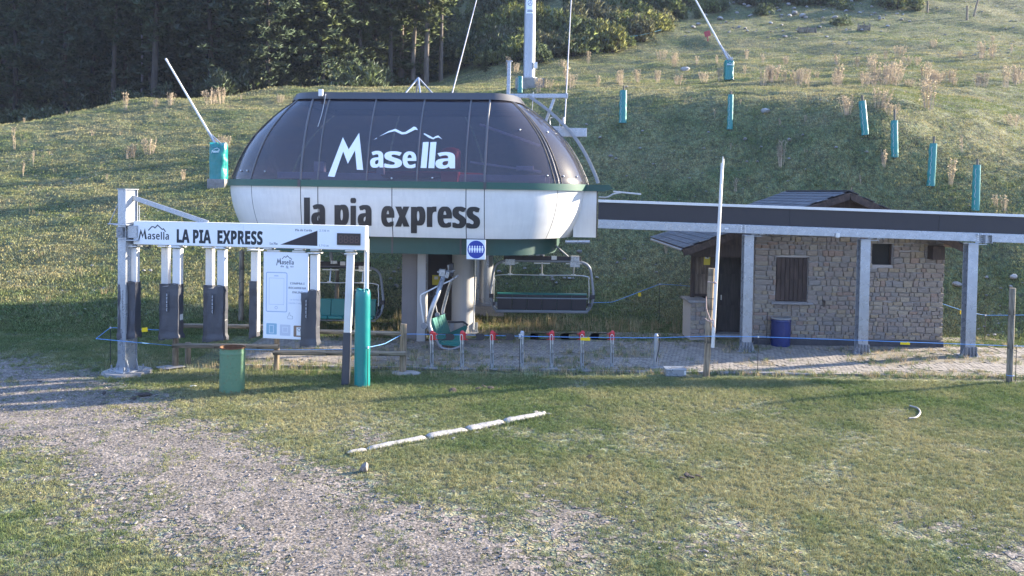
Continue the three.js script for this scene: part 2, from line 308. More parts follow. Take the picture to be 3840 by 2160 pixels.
// ---------------------------------------------------------------- grass
function tuft(n, h, w, spread, sd, lean = 0.5) {
  const keep = seed; seed = sd; const pos = [], nor = [], col = [];
  for (let i = 0; i < n; i++) {
    const a = rr(0, 6.28), r = spread * Math.sqrt(rnd()), bx = r * Math.cos(a), bz = r * Math.sin(a), la = rr(0, 6.28), hh = h * rr(0.55, 1.1), ln = lean * hh * rr(0.2, 1.2), ww = w * rr(0.7, 1.2) / 2, wa = rr(0, 6.28);
    const wx = Math.cos(wa) * ww, wz = Math.sin(wa) * ww, mx = bx + Math.cos(la) * ln * 0.35, mz = bz + Math.sin(la) * ln * 0.35, tx = bx + Math.cos(la) * ln, tz = bz + Math.sin(la) * ln;
    pos.push(bx - wx, -0.01, bz - wz, bx + wx, -0.01, bz + wz, mx - wx * 0.8, hh * 0.6, mz - wz * 0.8, bx + wx, -0.01, bz + wz, mx + wx * 0.8, hh * 0.6, mz + wz * 0.8, mx - wx * 0.8, hh * 0.6, mz - wz * 0.8, mx - wx * 0.8, hh * 0.6, mz - wz * 0.8, mx + wx * 0.8, hh * 0.6, mz + wz * 0.8, tx, hh, tz);
    const k = rr(0.75, 1.25), y = rnd() < 0.22 ? 1 : 0; for (let q = 0; q < 9; q++) col.push(k * (y ? 1.3 : 1), k * (y ? 1.15 : 1), k * (y ? 1.12 : 1));
  }
  const g = new THREE.BufferGeometry(); g.setAttribute('position', new THREE.Float32BufferAttribute(pos, 3)); g.setAttribute('color', new THREE.Float32BufferAttribute(col, 3)); g.computeVertexNormals();
  const nn = g.attributes.normal; for (let i = 0; i < nn.count; i++) { const v = V3(nn.getX(i), Math.abs(nn.getY(i)) + 0.9, nn.getZ(i)).normalize(); nn.setXYZ(i, v.x, v.y, v.z); }
  g.setAttribute('uv', new THREE.Float32BufferAttribute(new Float32Array(pos.length / 3 * 2), 2)); seed = keep; return g;
}
M.blade = phys(lin(1), 0.9, { vertexColors: true, transmission: 0.3, thickness: 0, specularIntensity: 0.3 });
const PAVED = (x, z) => z < -20.2 && z > -25.2 && x > -8.2 && x < 16;     // brick terrace of the station
function bladeColor(x, z, kk = 1) {
  const t = cl(dryness(x, z) - 0.5 * lush(x, z) + rr(-0.16, 0.16)), k = kk * rr(0.82, 1.18);
  return [k * mix(0.15, 0.40, t), k * mix(0.21, 0.375, t), k * mix(0.07, 0.185, t)];
}
{
  const T = [tuft(16, 0.040, 0.006, 0.05, 3, 1.1), tuft(16, 0.032, 0.007, 0.06, 4, 1.3), tuft(14, 0.054, 0.005, 0.045, 5, 0.9)], L = [[], [], []];
  for (let i = 0; i < 190000; i++) {
    const d = Math.sqrt(mix(8.4 * 8.4, 25.5 * 25.5, rnd())), x = rr(-0.84, 0.84) * d, z = -d;
    const g = gravelness(x, z); if (g > -0.1 && rnd() > 0.10 + 0.5 * sst(0.55, 0.66, fbm(x * 1.4 + 20, z * 1.4, 3))) continue; if (g > -0.8 && rnd() < 0.45) continue;
    if (PAVED(x, z) && rnd() > 0.05) continue;
    if (rnd() < 0.55 * sst(0.58, 0.72, fbm(x * 1.1 + 70, z * 1.1, 4))) continue;
    const lu = lush(x, z);
    L[i % 3].push({ p: onGround(x, z), ry: rr(0, 6.3), s: V3(1, rr(0.6, 1.25) * (1 + 0.7 * lu), 1), c: bladeColor(x, z) });
  }
  T.forEach((g, i) => copies(['meadow_grass', 'meadow_grass_blades', 'meadow_grass_tufts'][i], g, M.blade, L[i]));
  const U = [tuft(14, 0.07, 0.015, 0.22, 13, 1.3), tuft(14, 0.055, 0.018, 0.25, 14, 1.5)], K = [[], []];
  for (let i = 0; i < 165000; i++) {
    const d = 25 + 75 * Math.pow(rnd(), 1.7), x = rr(-0.8, 0.8) * d, z = -d; if (x / d < 0.13 && d > 78) continue;
    const dr = bladeColor(x, z); K[i & 1].push({ p: onGround(x, z), ry: rr(0, 6.3), s: rr(0.6, 1.3) * (d > 55 ? 1.3 : 1), c: dr });
  }
  U.forEach((g, i) => copies(['hill_grass', 'hill_grass_tufts'][i], g, M.blade, K[i]));
  // taller dry stalks
  const S = tuft(9, 0.42, 0.010, 0.13, 21, 0.35), R = [];
  for (let i = 0; i < 2600; i++) {
    const d = 25.4 + 40 * Math.pow(rnd(), 1.5), x = rr(-0.7, 0.68) * d, z = -d; if (fbm(x * 0.4, z * 0.5 + 40, 3) < 0.5) continue;
    R.push({ p: onGround(x, z), ry: rr(0, 6.3), s: rr(0.3, 0.8), c: [0.5 * rr(0.8, 1.2), 0.41, 0.24] });
  }
  for (let i = 0; i < 420; i++) { const p = atH(rr(380, 2500), rr(1300, 1420)); R.push({ p: onGround(p.x, p.z), ry: rr(0, 6.3), s: rr(0.3, 0.7), c: [0.46 * rr(0.8, 1.2), 0.41, 0.23] }); }
  for (let i = 0; i < 300; i++) { const p = atH(rr(1480, 2560), rr(1215, 1255)); R.push({ p: onGround(p.x, p.z), ry: rr(0, 6.3), s: rr(0.35, 1.1), c: [0.52 * rr(0.8, 1.2), 0.43, 0.24] }); }
  copies('dry_stalks', S, M.blade, R);
}
scene.fog = new THREE.FogExp2(lin(0.62, 0.72, 0.9), 0.00025);
// ---------------------------------------------------------------- lettering
M.ribGrey = mat(lin(0.12, 0.118, 0.125), 0.45);
const FONT = { sans: await new FontLoader().loadAsync('fonts/droid/droid_sans_bold.typeface.json') };
function glyphGeo(ch, x0, y0, x1, y1, maxEdge) {   // a glyph fitted into a photo-pixel box, y downwards
  const sh = FONT.sans.generateShapes(ch, 100), g = new THREE.ShapeGeometry(sh, 5); g.computeBoundingBox(); const b = g.boundingBox, p = g.attributes.position;
  for (let i = 0; i < p.count; i++) p.setXYZ(i, mix(x0, x1, (p.getX(i) - b.min.x) / (b.max.x - b.min.x)), mix(y1, y0, (p.getY(i) - b.min.y) / (b.max.y - b.min.y)), 0);
  return clean(new TessellateModifier(maxEdge, 5).modify(g));
}
const polyGeo = (pts, maxEdge) => clean(new TessellateModifier(maxEdge, 5).modify(new THREE.ShapeGeometry(new THREE.Shape(pts.map(([x, y]) => new THREE.Vector2(x, y))))));
function mapGeo(g, fn) { const p = g.attributes.position; for (let i = 0; i < p.count; i++) { const v = fn(p.getX(i), p.getY(i)); p.setXYZ(i, v.x, v.y, v.z); } g.computeVertexNormals(); return g; }

// ---------------------------------------------------------------- lift station
const ST = thing('lift_station', 'drive station of the chairlift with tinted dome above white fascia', 'lift station', [-3.37, 0, -23.1], -0.087);
ST.updateMatrixWorld(true);
const stInv = ST.matrixWorld.clone().invert(), camL = camera.position.clone().applyMatrix4(stInv);
const L = (px, py, zl) => { const q = dir(px, py).add(camera.position).applyMatrix4(stInv).sub(camL); return q.multiplyScalar((zl - camL.z) / q.z).add(camL); };
{
  const xl = L(1127, 690, 0).x, xr = L(1817, 690, 0).x, axL = 3.0, axR = 2.85, az = 2.6, DEP = 7.4;
  const Y0 = 4.74, Y1 = 7.17;
  const FT = [[0, 0], [0.11, 0.048], [0.313, 0.162], [0.527, 0.328], [0.7, 0.522], [0.857, 0.742], [1, 1]];
  const fOf = (v) => { const k = cl(v) * 1; let i = 0; while (i < 5 && k > FT[i + 1][0]) i++; return hermite(FT, Math.max(k, 1e-6)); };
  const insSide = (f) => 2.05 * f, insFront = (f) => 1.07 * f;
  // perimeter: s = 0..1 left side (back to front), 1..2 left corner, 2..3 straight front, 3..4 right corner, 4..5 right side, 5..6 back
  function ring(s, si, fi) {
    const A = axL - si, B = az - fi, C = axR - si, back = -(DEP - fi);
    if (s < 1) return [xl - A, mix(back, -az, s)];
    if (s < 2) { const t = (s - 1) * Math.PI / 2; return [xl - A * Math.cos(t), -az + B * Math.sin(t)]; }
    if (s < 3) return [mix(xl, xr, s - 2), -fi];
    if (s < 4) { const t = (4 - s) * Math.PI / 2; return [xr + C * Math.cos(t), -az + B * Math.sin(t)]; }
    if (s < 5) return [xr + C, mix(-az, back, s - 4)];
    return [mix(xr + C, xl - A, s - 5), back];
  }
  const domePt = (s, v, out = 0) => { const f = fOf(v), [x, z] = ring(s, insSide(f) - out, insFront(f) - out); return V3(x, mix(Y0, Y1, v) + out * 0.4, z); };
  function patch(fn, a, b, nu, nv, va = 0, vb = 1) {
    const pos = [], uv = [], idx = [];
    for (let j = 0; j <= nv; j++) for (let i = 0; i <= nu; i++) { const s = mix(a, b, i / nu), v = mix(va, vb, j / nv), p = fn(s, v); pos.push(p.x, p.y, p.z); uv.push(s * 2.6, v * 2.4); }
    for (let j = 0; j < nv; j++) for (let i = 0; i < nu; i++) { const k = j * (nu + 1) + i; idx.push(k, k + 1, k + nu + 1, k + 1, k + nu + 2, k + nu + 1); }
    const g = new THREE.BufferGeometry(); g.setAttribute('position', new THREE.Float32BufferAttribute(pos, 3)); g.setAttribute('uv', new THREE.Float32BufferAttribute(uv, 2)); g.setIndex(idx); g.computeVertexNormals(); return g;
  }
  const sx = (px) => 2 + (L(px, 680, 0).x - xl) / (xr - xl);
 const seams = [0.02, 1, 1.64, 2, sx(1192), sx(1374), sx(1563), sx(1744), 3, 3.5, 4, 4.98];
  const tint = new THREE.MeshPhysicalMaterial({ color: lin(0.30, 0.275, 0.35), roughness: 0.10, transmission: 0.9, thickness: 0, ior: 1.5, side: THREE.DoubleSide, specularIntensity: 1, clearcoat: 1, clearcoatRoughness: 0.3 });
  for (let i = 0; i < seams.length - 1; i++) { const corner = seams[i] >= 1 && seams[i + 1] <= 2.001 || seams[i] >= 3; part('dome_pane', patch((s, v) => domePt(s, v), seams[i] + 0.004, seams[i + 1] - 0.004, corner ? 14 : 6, 26), tint, ST); }
  for (let i = 0; i < 3; i++) part('dome_pane', patch((s, v) => domePt(s, v), 5 + i / 3 + 0.004, 5 + (i + 1) / 3 - 0.004, 6, 20), tint, ST);
  for (const s of seams.slice(1, -1)) {
    const pts = range(0, 1, 16).map((v) => domePt(s, v, 0.012));
    const big = s === 2 || s === 3; part('dome_rib', tube(pts, big ? 0.032 : 0.024, 6, 40), M.ribGrey, ST);
  }
  // rubber double seam on the right corner
  for (const o of [0.03, -0.03]) part('dome_seam', tube(range(0, 1, 16).map((v) => domePt(3.5 + o, v, 0.01)), 0.012, 5, 40), M.woodGrey, ST);
  // bolts on the dome skin
  for (const [px, py] of [[900, 640], [925, 640], [1000, 645]]) { /* left corner bolts */ }
  const bolt = new THREE.SphereGeometry(0.028, 8, 6);
  for (const [s, v] of [[1.5, 0.1], [1.58, 0.1], [1.75, 0.09], [3.42, 0.09], [3.56, 0.09], [3.72, 0.09], [3.3, 0.62], [3.62, 0.62], [2.5, 0.03], [2.72, 0.04]]) { const b = part('bolt', bolt, M.steel, ST); b.position.copy(domePt(s, v, 0.02)); }
  // roof cap
  const capPt = (s, v) => { const [x, z] = ring(s, insSide(1) - 0.10 + 0.12 * v, insFront(1) - 0.10 + 0.12 * v); return V3(x, mix(Y1 - 0.035, Y1 + 0.17, v), z); };
  const capTop = patch((s, v) => { const p = capPt(s, 1), c = V3((xl + xr) / 2, Y1 + 0.2, -DEP / 2); return p.lerp(c, v); }, 0, 6, 90, 3);
  part('roof_cap', [patch(capPt, 0, 6, 120, 2), capTop], M.capGrey, ST);
  // eave band
  const bandPt = (y0, y1, o) => (s, v) => { const [x, z] = ring(s, -o, -o); return V3(x, mix(y0, y1, v), z); };
  const bandFlat = (y, a, b) => patch((s, v) => { const [x, z] = ring(s, -mix(a, b, v), -mix(a, b, v)); return V3(x, y, z); }, 0, 6, 120, 1);
  const band = part('eave_band', [patch(bandPt(4.555, 4.745, 0.075), 0, 6, 140, 1), bandFlat(4.745, 0.075, -0.25), bandFlat(4.555, 0.075, -0.35)], M.green, ST);
  for (const s of [2, 3]) { const p = bandPt(4.55, 4.75, 0.08)(s, 0.5); part('joint_plate', box(0.08, 0.2, 0.012, p.x + (s === 2 ? -0.02 : 0.02), p.y, p.z + 0.006), M.capGrey, band); }
  // white fascia panels with dark joints
  const fasPt = (s, v, out = 0) => { const t = 1 - v, c = 0.46 * t * t, f = 0.20 * t * t, [x, z] = ring(s, 0.02 + c - out, f - out); return V3(x, mix(3.17, 4.555, v), z); };
  const fs = [0.02, 1.0, 1.64, 2, sx(1192), sx(1470), sx(1748), 3, 3.5, 4, 4.98];
  for (let i = 0; i < fs.length - 1; i++) { const cr = fs[i] >= 1 && fs[i + 1] <= 2.001 || fs[i] >= 3; part('fascia_panel', patch((s, v) => fasPt(s, v), fs[i] + 0.0022, fs[i + 1] - 0.0022, cr ? 18 : 6, 12), M.white, ST); }
  part('fascia_backing', patch((s, v) => fasPt(s, v, -0.03), 0, 6, 160, 8), M.gap, ST);
  part('soffit', patch((s, v) => { const [x, z] = ring(s, 0.5, 0.24), c = V3((xl + xr) / 2, 3.165, -DEP / 2); return V3(x, 3.165, z).lerp(c, v); }, 0, 6, 120, 2), M.dark, ST);
  // lettering on the fascia
  const fasAt = (px, py, out) => { let p = L(px, py, -0.05); for (let k = 0; k < 3; k++) { const t = 1 - cl((p.y - 3.17) / (4.555 - 3.17)); p = L(px, py, -0.20 * t * t + out); } return p; };
  const z4 = (x) => 300 + x / 2.0125, z5 = (x) => 1280 + x / 2.0125, yy = (y) => 680 + y / 2.0125;
  const letters = [['l', z4(1690), z4(1735), 122, 328, 0], ['a', z4(1745), z4(1850), 172, 330, 0], ['p', z4(1920), z4(2030), 176, 395, 0], ['i', z4(2040), z4(2084), 125, 335, 0], ['a', z4(2095), z4(2200), 178, 338, 0], ['e', z5(300), z5(400), 186, 343, 0], ['x', z5(405), z5(515), 190, 342, 0], ['p', z5(525), z5(635), 190, 392, 0], ['r', z5(645), z5(718), 190, 345, 0], ['e', z5(725), z5(835), 190, 350, 0], ['s', z5(838), z5(940), 190, 354, 0], ['s', z5(945), z5(1047), 192, 357, 0]];
  for (const [c, x0, x1, ya, yb] of letters) {
    const gs = [-4, 0, 4].map((o, i) => mapGeo(glyphGeo(c, x0 + 4 + o, yy(ya), x1 - 4 + o, yy(yb), 24), (x, y) => fasAt(x, y, 0.012 + i * 0.0012)));
    part('letter', gs, M.black, ST);
  }
  // lettering on the dome
  const domeAt = (px, py, out) => { let p = L(px, py, -0.2); for (let k = 0; k < 5; k++) p = L(px, py, -insFront(fOf(cl((p.y - Y0) / (Y1 - Y0)))) + out); return p; };
  const za = ([x, y]) => [1200 + x / 4.6, 470 + y / 4.6];
  const white2 = mat(lin(0.84, 0.86, 0.86), 0.5);
  const dp = (pts) => mapGeo(polyGeo(pts.map(za), 20), (x, y) => domeAt(x, y, 0.03));
  part('letter', dp([[135, 880], [395, 205], [495, 415], [675, 130], [745, 770], [635, 765], [605, 430], [480, 665], [400, 450], [250, 890]]), white2, ST);
  for (const q of [[[1775, 290], [1875, 285], [1838, 737], [1735, 735]], [[1905, 290], [2008, 285], [1972, 740], [1868, 737]]]) part('letter', dp(q), white2, ST);
  for (const [c, a, b, x, y] of [['a', 865, 440, 1092, 732], ['s', 1110, 447, 1415, 737], ['e', 1425, 450, 1662, 740], ['a', 1990, 460, 2330, 747]]) {
    const g = [-7, 0, 7].map((o, i) => mapGeo(glyphGeo(c, ...za([a + 7 + o, b]), ...za([x - 7 + o, y]), 18), (px, py) => domeAt(px, py, 0.03 + i * 0.001)));
    part('letter', g, white2, ST);
  }
  part('mountain_emblem', dp([[925, 248], [985, 212], [978, 228]]), white2, ST); part('mountain_emblem', dp([[1020, 192], [1180, 100], [1300, 60], [1340, 78], [1420, 118], [1470, 115], [1560, 60], [1620, 20], [1660, 35], [1690, 82], [1640, 75], [1560, 115], [1490, 150], [1410, 158], [1350, 130], [1290, 100], [1180, 125]]), white2, ST); part('mountain_emblem', dp([[1785, 150], [1800, 135], [1900, 185], [1950, 215], [2000, 185], [2040, 175], [2110, 240], [2040, 208], [1990, 220], [1955, 242], [1880, 215]]), white2, ST);
  // roof antenna box with hanging wire at the left end of the cap
  part('lamp_box', box(0.12, 0.2, 0.1, L(1206, 352, -1.0).x, 7.3, -0.93), M.alu, ST);
  part('loose_wire', tube([L(1222, 352, -0.95), L(1216, 385, -0.9), L(1206, 430, -0.62), L(1192, 475, -0.42)], 0.008, 4), M.alu, ST);
  // green lower skirt, standing further back
  const skPt = (s, v) => { const [x, z] = ring(s, 0.95, 0.42); return V3(x, mix(2.69, 3.2, v), z); };
  part('skirt', [patch(skPt, 0, 6, 140, 1), patch((s, v) => { const p = skPt(s, 0), c = V3((xl + xr) / 2, 2.69, -DEP / 2); return p.lerp(c, v); }, 0, 6, 120, 2)], M.greenDark, ST);
  for (const px of [1470, 1727]) { const p = L(px, 930, -0.40); part('skirt_joint', box(0.05, 0.5, 0.012, p.x, 2.94, -0.412), M.capGrey, ST); }
  // flat rear bay on the right with its green eave, tapered
  const e0 = L(2150, 800, -1.9), e1 = L(2236, 800, -1.9);
  part('side_panel', box(e1.x - e0.x, 1.38, 0.06, (e0.x + e1.x) / 2, 3.865, -1.95), M.white, ST);
  part('side_panel_edge', box(0.03, 1.38, 2.4, e1.x + 0.017, 3.865, -3.12), M.dark, ST);
  const g0 = L(2185, 712, -1.8), g1 = L(2299, 712, -1.8), sh = new THREE.Shape([[g0.x, 4.55], [g1.x - 0.25, 4.55], [g1.x, 4.63], [g1.x - 0.12, 4.74], [g0.x, 4.745]].map((q) => new THREE.Vector2(...q)));
  part('eave_plate', new THREE.ExtrudeGeometry(sh, { depth: 2.2, bevelEnabled: false }).translate(0, 0, -4.0), M.greenDark, ST);
  part('gutter_arm', [beam(L(2300, 718, -4.2), L(2404, 728, -4.2), 0.05, 0.05), tube([L(2245, 740, -4.2), L(2275, 740, -4.2), L(2300, 728, -4.2), L(2330, 722, -4.2)], 0.03, 6)], M.alu, ST);
  part('guide_rail', rod(L(2120, 907, -1.6), L(2212, 907, -1.6), 0.05), M.galv, ST);
  // columns
  const colBox = (name, pa, pb, d, dep, m, top = 2.75) => { const a = P(pa, 1250, d), b = P(pb, 1250, d); const g = box(b.x - a.x, top + 0.1, dep, (a.x + b.x) / 2, top / 2 - 0.05, -d - dep / 2); g.applyMatrix4(stInv); return part(name, g, m, ST); };
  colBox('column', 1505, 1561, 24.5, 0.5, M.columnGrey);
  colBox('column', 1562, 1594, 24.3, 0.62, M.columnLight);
  for (let k = 0; k < 9; k++) { const p = P(1599, 985 + k * 34, 24.42).applyMatrix4(stInv); const b = part('bolt', bolt, M.steel, ST); b.scale.setScalar(0.55); b.position.copy(p); }
  const cab = colBox('control_cabinet', 1596, 1700, 26.6, 1.0, M.dark);
  { const a = P(1630, 1050, 26.55).applyMatrix4(stInv); part('warning_plate', box(0.24, 0.32, 0.02, a.x + 0.04, a.y, a.z), mat(lin(0.5, 0.42, 0.04), 0.6), ST); part('warning_plate', box(0.12, 0.09, 0.01, a.x + 0.05, a.y + 0.07, a.z + 0.016), M.signWhite, ST); }
  const pc = P(1733, 1246, 26), rC = 0.345;
  part('round_column', new THREE.CylinderGeometry(rC, rC, 3.0, 40).translate(pc.x, 1.35, pc.z).applyMatrix4(stInv), M.columnLight, ST);
  part('column_foot', [new THREE.CylinderGeometry(0.52, 0.52, 0.05, 24).translate(pc.x, 0.06, pc.z), ...[0, 1, 2, 3, 4, 5].map((k) => { const a = k * 1.047 + 0.3; return fb(0.02, 0.32, 0.2, pc.x + Math.cos(a) * 0.42, 0.22, pc.z + Math.sin(a) * 0.42, 0, -a + 1.57, 0.0); })].map((g) => g.applyMatrix4(stInv)), M.galv, ST);
  part('drain_pipe', tube([P(1783, 965, 25.6), P(1782, 1060, 25.6), P(1775, 1235, 25.6)].map((v) => v.applyMatrix4(stInv)), 0.025, 8, 20), M.alu, ST);
  const pe = hit(1812, 1160, 26), rE = 0.33;
  part('rear_column', new THREE.CylinderGeometry(rE, rE, 4.2, 40).translate(pe.x, pe.y + 2.2, pe.z).applyMatrix4(stInv), M.galv, ST);
  part('column_plinth', [box(1.25, 0.34, 1.2, pe.x + 0.1, pe.y + 0.02, pe.z)].map((g) => g.applyMatrix4(stInv)), M.concrete, ST);
  part('column_flange', new THREE.CylinderGeometry(rE + 0.12, rE + 0.12, 0.06, 32).translate(pe.x, pe.y + 0.22, pe.z).applyMatrix4(stInv), M.galvDark, ST);
  // machinery inside the dome
  part('bull_wheel', [new THREE.TorusGeometry(1.9, 0.12, 8, 48).rotateX(Math.PI / 2).translate(0.2, 4.95, -3.6), ...range(0, 5, 6).map((k) => beam(V3(0.2, 4.95, -3.6), V3(0.2 + 1.9 * Math.cos(k * 1.047), 4.95, -3.6 + 1.9 * Math.sin(k * 1.047)), 0.14, 0.1))], M.redOld, ST);
  const mo = domeAt(1690, 590, -1.5);
  part('drive_motor', [lathe([[0, 0], [0.26, 0], [0.3, 0.05], [0.3, 0.5], [0.24, 0.6], [0.1, 0.64], [0, 0.64]], 20).translate(mo.x, mo.y - 0.35, mo.z), box(0.5, 0.35, 0.5, mo.x, mo.y - 0.6, mo.z)], mat(lin(0.75, 0.06, 0.04), 0.4), ST);
  part('inner_frame', [beam(V3(-4, 4.9, -1.9), V3(4.2, 4.9, -1.9), 0.12, 0.2), beam(V3(-4, 4.9, -5), V3(4.2, 4.9, -5), 0.12, 0.2), ...[-2.6, -0.9, 0.9, 2.6].map((x) => beam(V3(x, 4.8, -2.4), V3(x, 7.1, -2.4), 0.09, 0.09)), beam(V3(2.2, 6.5, -1.9), V3(4.0, 5.9, -2.4), 0.07, 0.07), beam(V3(2.0, 5.35, -1.4), V3(4.1, 5.1, -1.6), 0.06, 0.06)], M.alu, ST);
  for (const q of [[0.3, 0.3, 0.2, -2.45, 5.15, -1.2], [0.2, 0.3, 0.2, -0.6, 5.1, -1.1], [0.5, 0.12, 0.2, 3.6, 5.2, -1.6]]) part('control_box', box(...q), M.alu, ST);
  // curved ladder over the right end of the dome
  const la = range(0, 1, 14).map((v) => { const p = domePt(4.15, v * 1.0); return V3(p.x + 0.30 - 0.10 * v, p.y + 0.06 + 0.18 * v, p.z + 0.9); });
  const lb = la.map((p) => p.clone().add(V3(0.03, 0, -0.4)));
  const rail = (pts) => { const out = []; for (let i = 0; i < pts.length - 1; i++) out.push(beam(pts[i], pts[i + 1], 0.03, 0.085)); return out; };
  const lad = part('ladder', [...rail(la), ...rail(lb)], M.galvDark, ST);
  for (let k = 0; k < 13; k++) part('rung', rod(la[k].clone().lerp(la[k + 1], 0.5), lb[k].clone().lerp(lb[k + 1], 0.5), 0.016, 0.016, 6), M.galvDark, lad);
  // steel outriggers behind the cap: post, cross arm, brace, sheave bracket
  const zr = -3.0, A = L(1906, 345, zr), B = L(1910, 230, zr);
  part('roof_post', [beam(A.clone().add(V3(0, -0.3, 0)), B, 0.11, 0.11), box(0.2, 0.03, 0.14, B.x, B.y, B.z)], M.galv, ST);
  part('cross_arm', [beam(L(1900, 360, zr), L(2126, 360, zr), 0.12, 0.13, V3(0, 1, 0)), beam(L(2078, 370, zr), L(2045, 460, zr), 0.09, 0.09), box(0.06, 0.16, 0.12, L(2126, 360, zr).x, L(2126, 360, zr).y, zr)], M.galv, ST);
  part('rope_guard', box(0.9, 0.26, 0.25, L(2146, 497, zr).x, L(2146, 497, zr).y, zr), M.galv, ST); part('sheave_bracket', box(0.5, 0.18, 0.2, L(2080, 485, zr).x, L(2080, 485, zr).y, zr), M.galv, ST); part('rope_clamp', rod(L(2112, 440, zr), L(2114, 485, zr), 0.04), M.galv, ST); part('guard_loop', tube([L(2064, 478, zr), L(2064, 443, zr), L(2096, 445, zr), L(2098, 480, zr)], 0.015, 5), M.galv, ST); part('guide_rod', rod(L(2000, 345, zr), L(1994, 425, zr), 0.014), M.galv, ST); part('sheave_bracket', box(0.16, 0.2, 0.16, L(2110, 535, zr).x, L(2110, 535, zr).y, zr), M.galv, ST);
  // strut pyramid behind the roof
  const ap = L(1569, 292, -5.0); part('roof_strut', [[1510, 345, -4.4], [1578, 345, -4.2], [1632, 345, -5.2], [1560, 345, -5.6]].map((q) => rod(ap, L(...q).add(V3(0, -0.15, 0)), 0.03, 0.03, 6)), M.galv, ST);
}
// haul ropes running uphill to the line tower
{
  const twr = hit(1983, 330, 44);
  const T = thing('lift_tower', 'tall round grey steel lift tower on concrete block behind the station roof', 'lift tower', [twr.x, twr.y, twr.z]);
  part('shaft', new THREE.CylinderGeometry(0.30, 0.36, 11, 32).translate(0, 5.4, 0), M.galv, T);
  part('foundation', box(1.7, 0.7, 1.5, 0.05, 0.15, 0, 0, 0, 0, 0.03), M.concrete, T);
  part('base_flange', new THREE.CylinderGeometry(0.52, 0.52, 0.08, 28).translate(0, 0.54, 0), M.galvDark, T);
  part('crosshead', [box(4.6, 0.35, 0.5, 0, 9.6, 0), box(0.3, 0.5, 2.2, -2.1, 9.3, 0), box(0.3, 0.5, 2.2, 2.1, 9.3, 0)], M.galv, T);
  const q = P(2008, 248, -twr.z).sub(twr); part('junction_box', box(0.2, 0.36, 0.16, q.x, q.y, 0.3), M.alu, T);
  const cv = document.createElement('canvas'); cv.width = 128; cv.height = 256; const c = cv.getContext('2d'); c.fillStyle = '#e9edf2'; c.fillRect(0, 0, 128, 256); c.strokeStyle = '#70757e'; c.lineWidth = 7; c.beginPath(); c.arc(64, 120, 34, 0, 7); c.stroke(); c.lineWidth = 6; for (const a of [-1.57, 0.52, 2.62]) { c.beginPath(); c.moveTo(64, 120); c.lineTo(64 + 34 * Math.cos(a), 120 + 34 * Math.sin(a)); c.stroke(); } c.fillStyle = '#2b2f36'; c.font = 'bold 17px sans-serif'; c.fillRect(12, 205, 104, 3); c.fillRect(20, 218, 88, 14);
  const tx = new THREE.CanvasTexture(cv); tx.colorSpace = THREE.SRGBColorSpace;
  const s = P(1983, 18, -twr.z).sub(twr); const pl = new THREE.CylinderGeometry(0.345, 0.345, 1.15, 24, 1, true, -0.75, 1.5); part('sponsor_plate', pl.translate(0, s.y, 0), mat(lin(1), 0.5, { map: tx }), T);
  const up = (p, q, far) => { const v = q.clone().sub(p).multiplyScalar(far); return p.clone().add(v); };
  const r1a = P(1690, 372, 27), r1b = P(1792, -20, 40), r2a = P(2117, 470, 26.4), r2b = P(2143, -20, 38);
  solo('haul_rope', tube([r1a, r1a.clone().lerp(r1b, 0.5), up(r1a, r1b, 1.6)], 0.024, 6, 10), M.cable, 'steel haul rope slanting up behind the middle of the station roof', 'cable');
  solo('haul_rope', tube([r2a, r2a.clone().lerp(r2b, 0.5), up(r2a, r2b, 1.6)], 0.022, 6, 10), M.cable, 'steel haul rope rising from the rope guard beside the dome ladder', 'cable');
}
// six-person pictogram plate
{
  const cv = document.createElement('canvas'); cv.width = cv.height = 256; const c = cv.getContext('2d'); c.fillStyle = '#dfe8f2'; c.fillRect(0, 0, 256, 256); c.fillStyle = '#1b3796'; c.beginPath(); c.arc(128, 128, 118, 0, 7); c.fill();
  c.fillStyle = '#e6eefb'; for (let i = 0; i < 6; i++) { const x = 40 + i * 35; c.beginPath(); c.arc(x, 88, 10, 0, 7); c.fill(); c.beginPath(); c.ellipse(x, 125, 14, 28, 0, 0, 7); c.fill(); c.fillRect(x - 9, 148, 7, 22); c.fillRect(x + 2, 148, 7, 22); }
  const tx = new THREE.CanvasTexture(cv); tx.colorSpace = THREE.SRGBColorSpace;
  const a = P(1749, 972, 22.72), b = P(1822, 899, 22.72);
  const t = thing('pictogram_sign', 'square white sign with blue disc and six skier figures under the fascia', 'sign', [(a.x + b.x) / 2, (a.y + b.y) / 2, a.z], -0.087);
  const w = b.x - a.x, h = b.y - a.y; part('plate', box(w, h, 0.02, 0, 0, 0), M.signWhite, t);
  part('pictogram', new THREE.PlaneGeometry(w * 0.98, h * 0.98).translate(0, 0, 0.0135), mat(lin(1), 0.45, { map: tx }), t);
  for (const k of [-0.3, 0.3]) part('hanger', fb(0.03, 0.3, 0.4, w * k, 0.1, -0.22), M.galvDark, t);
}
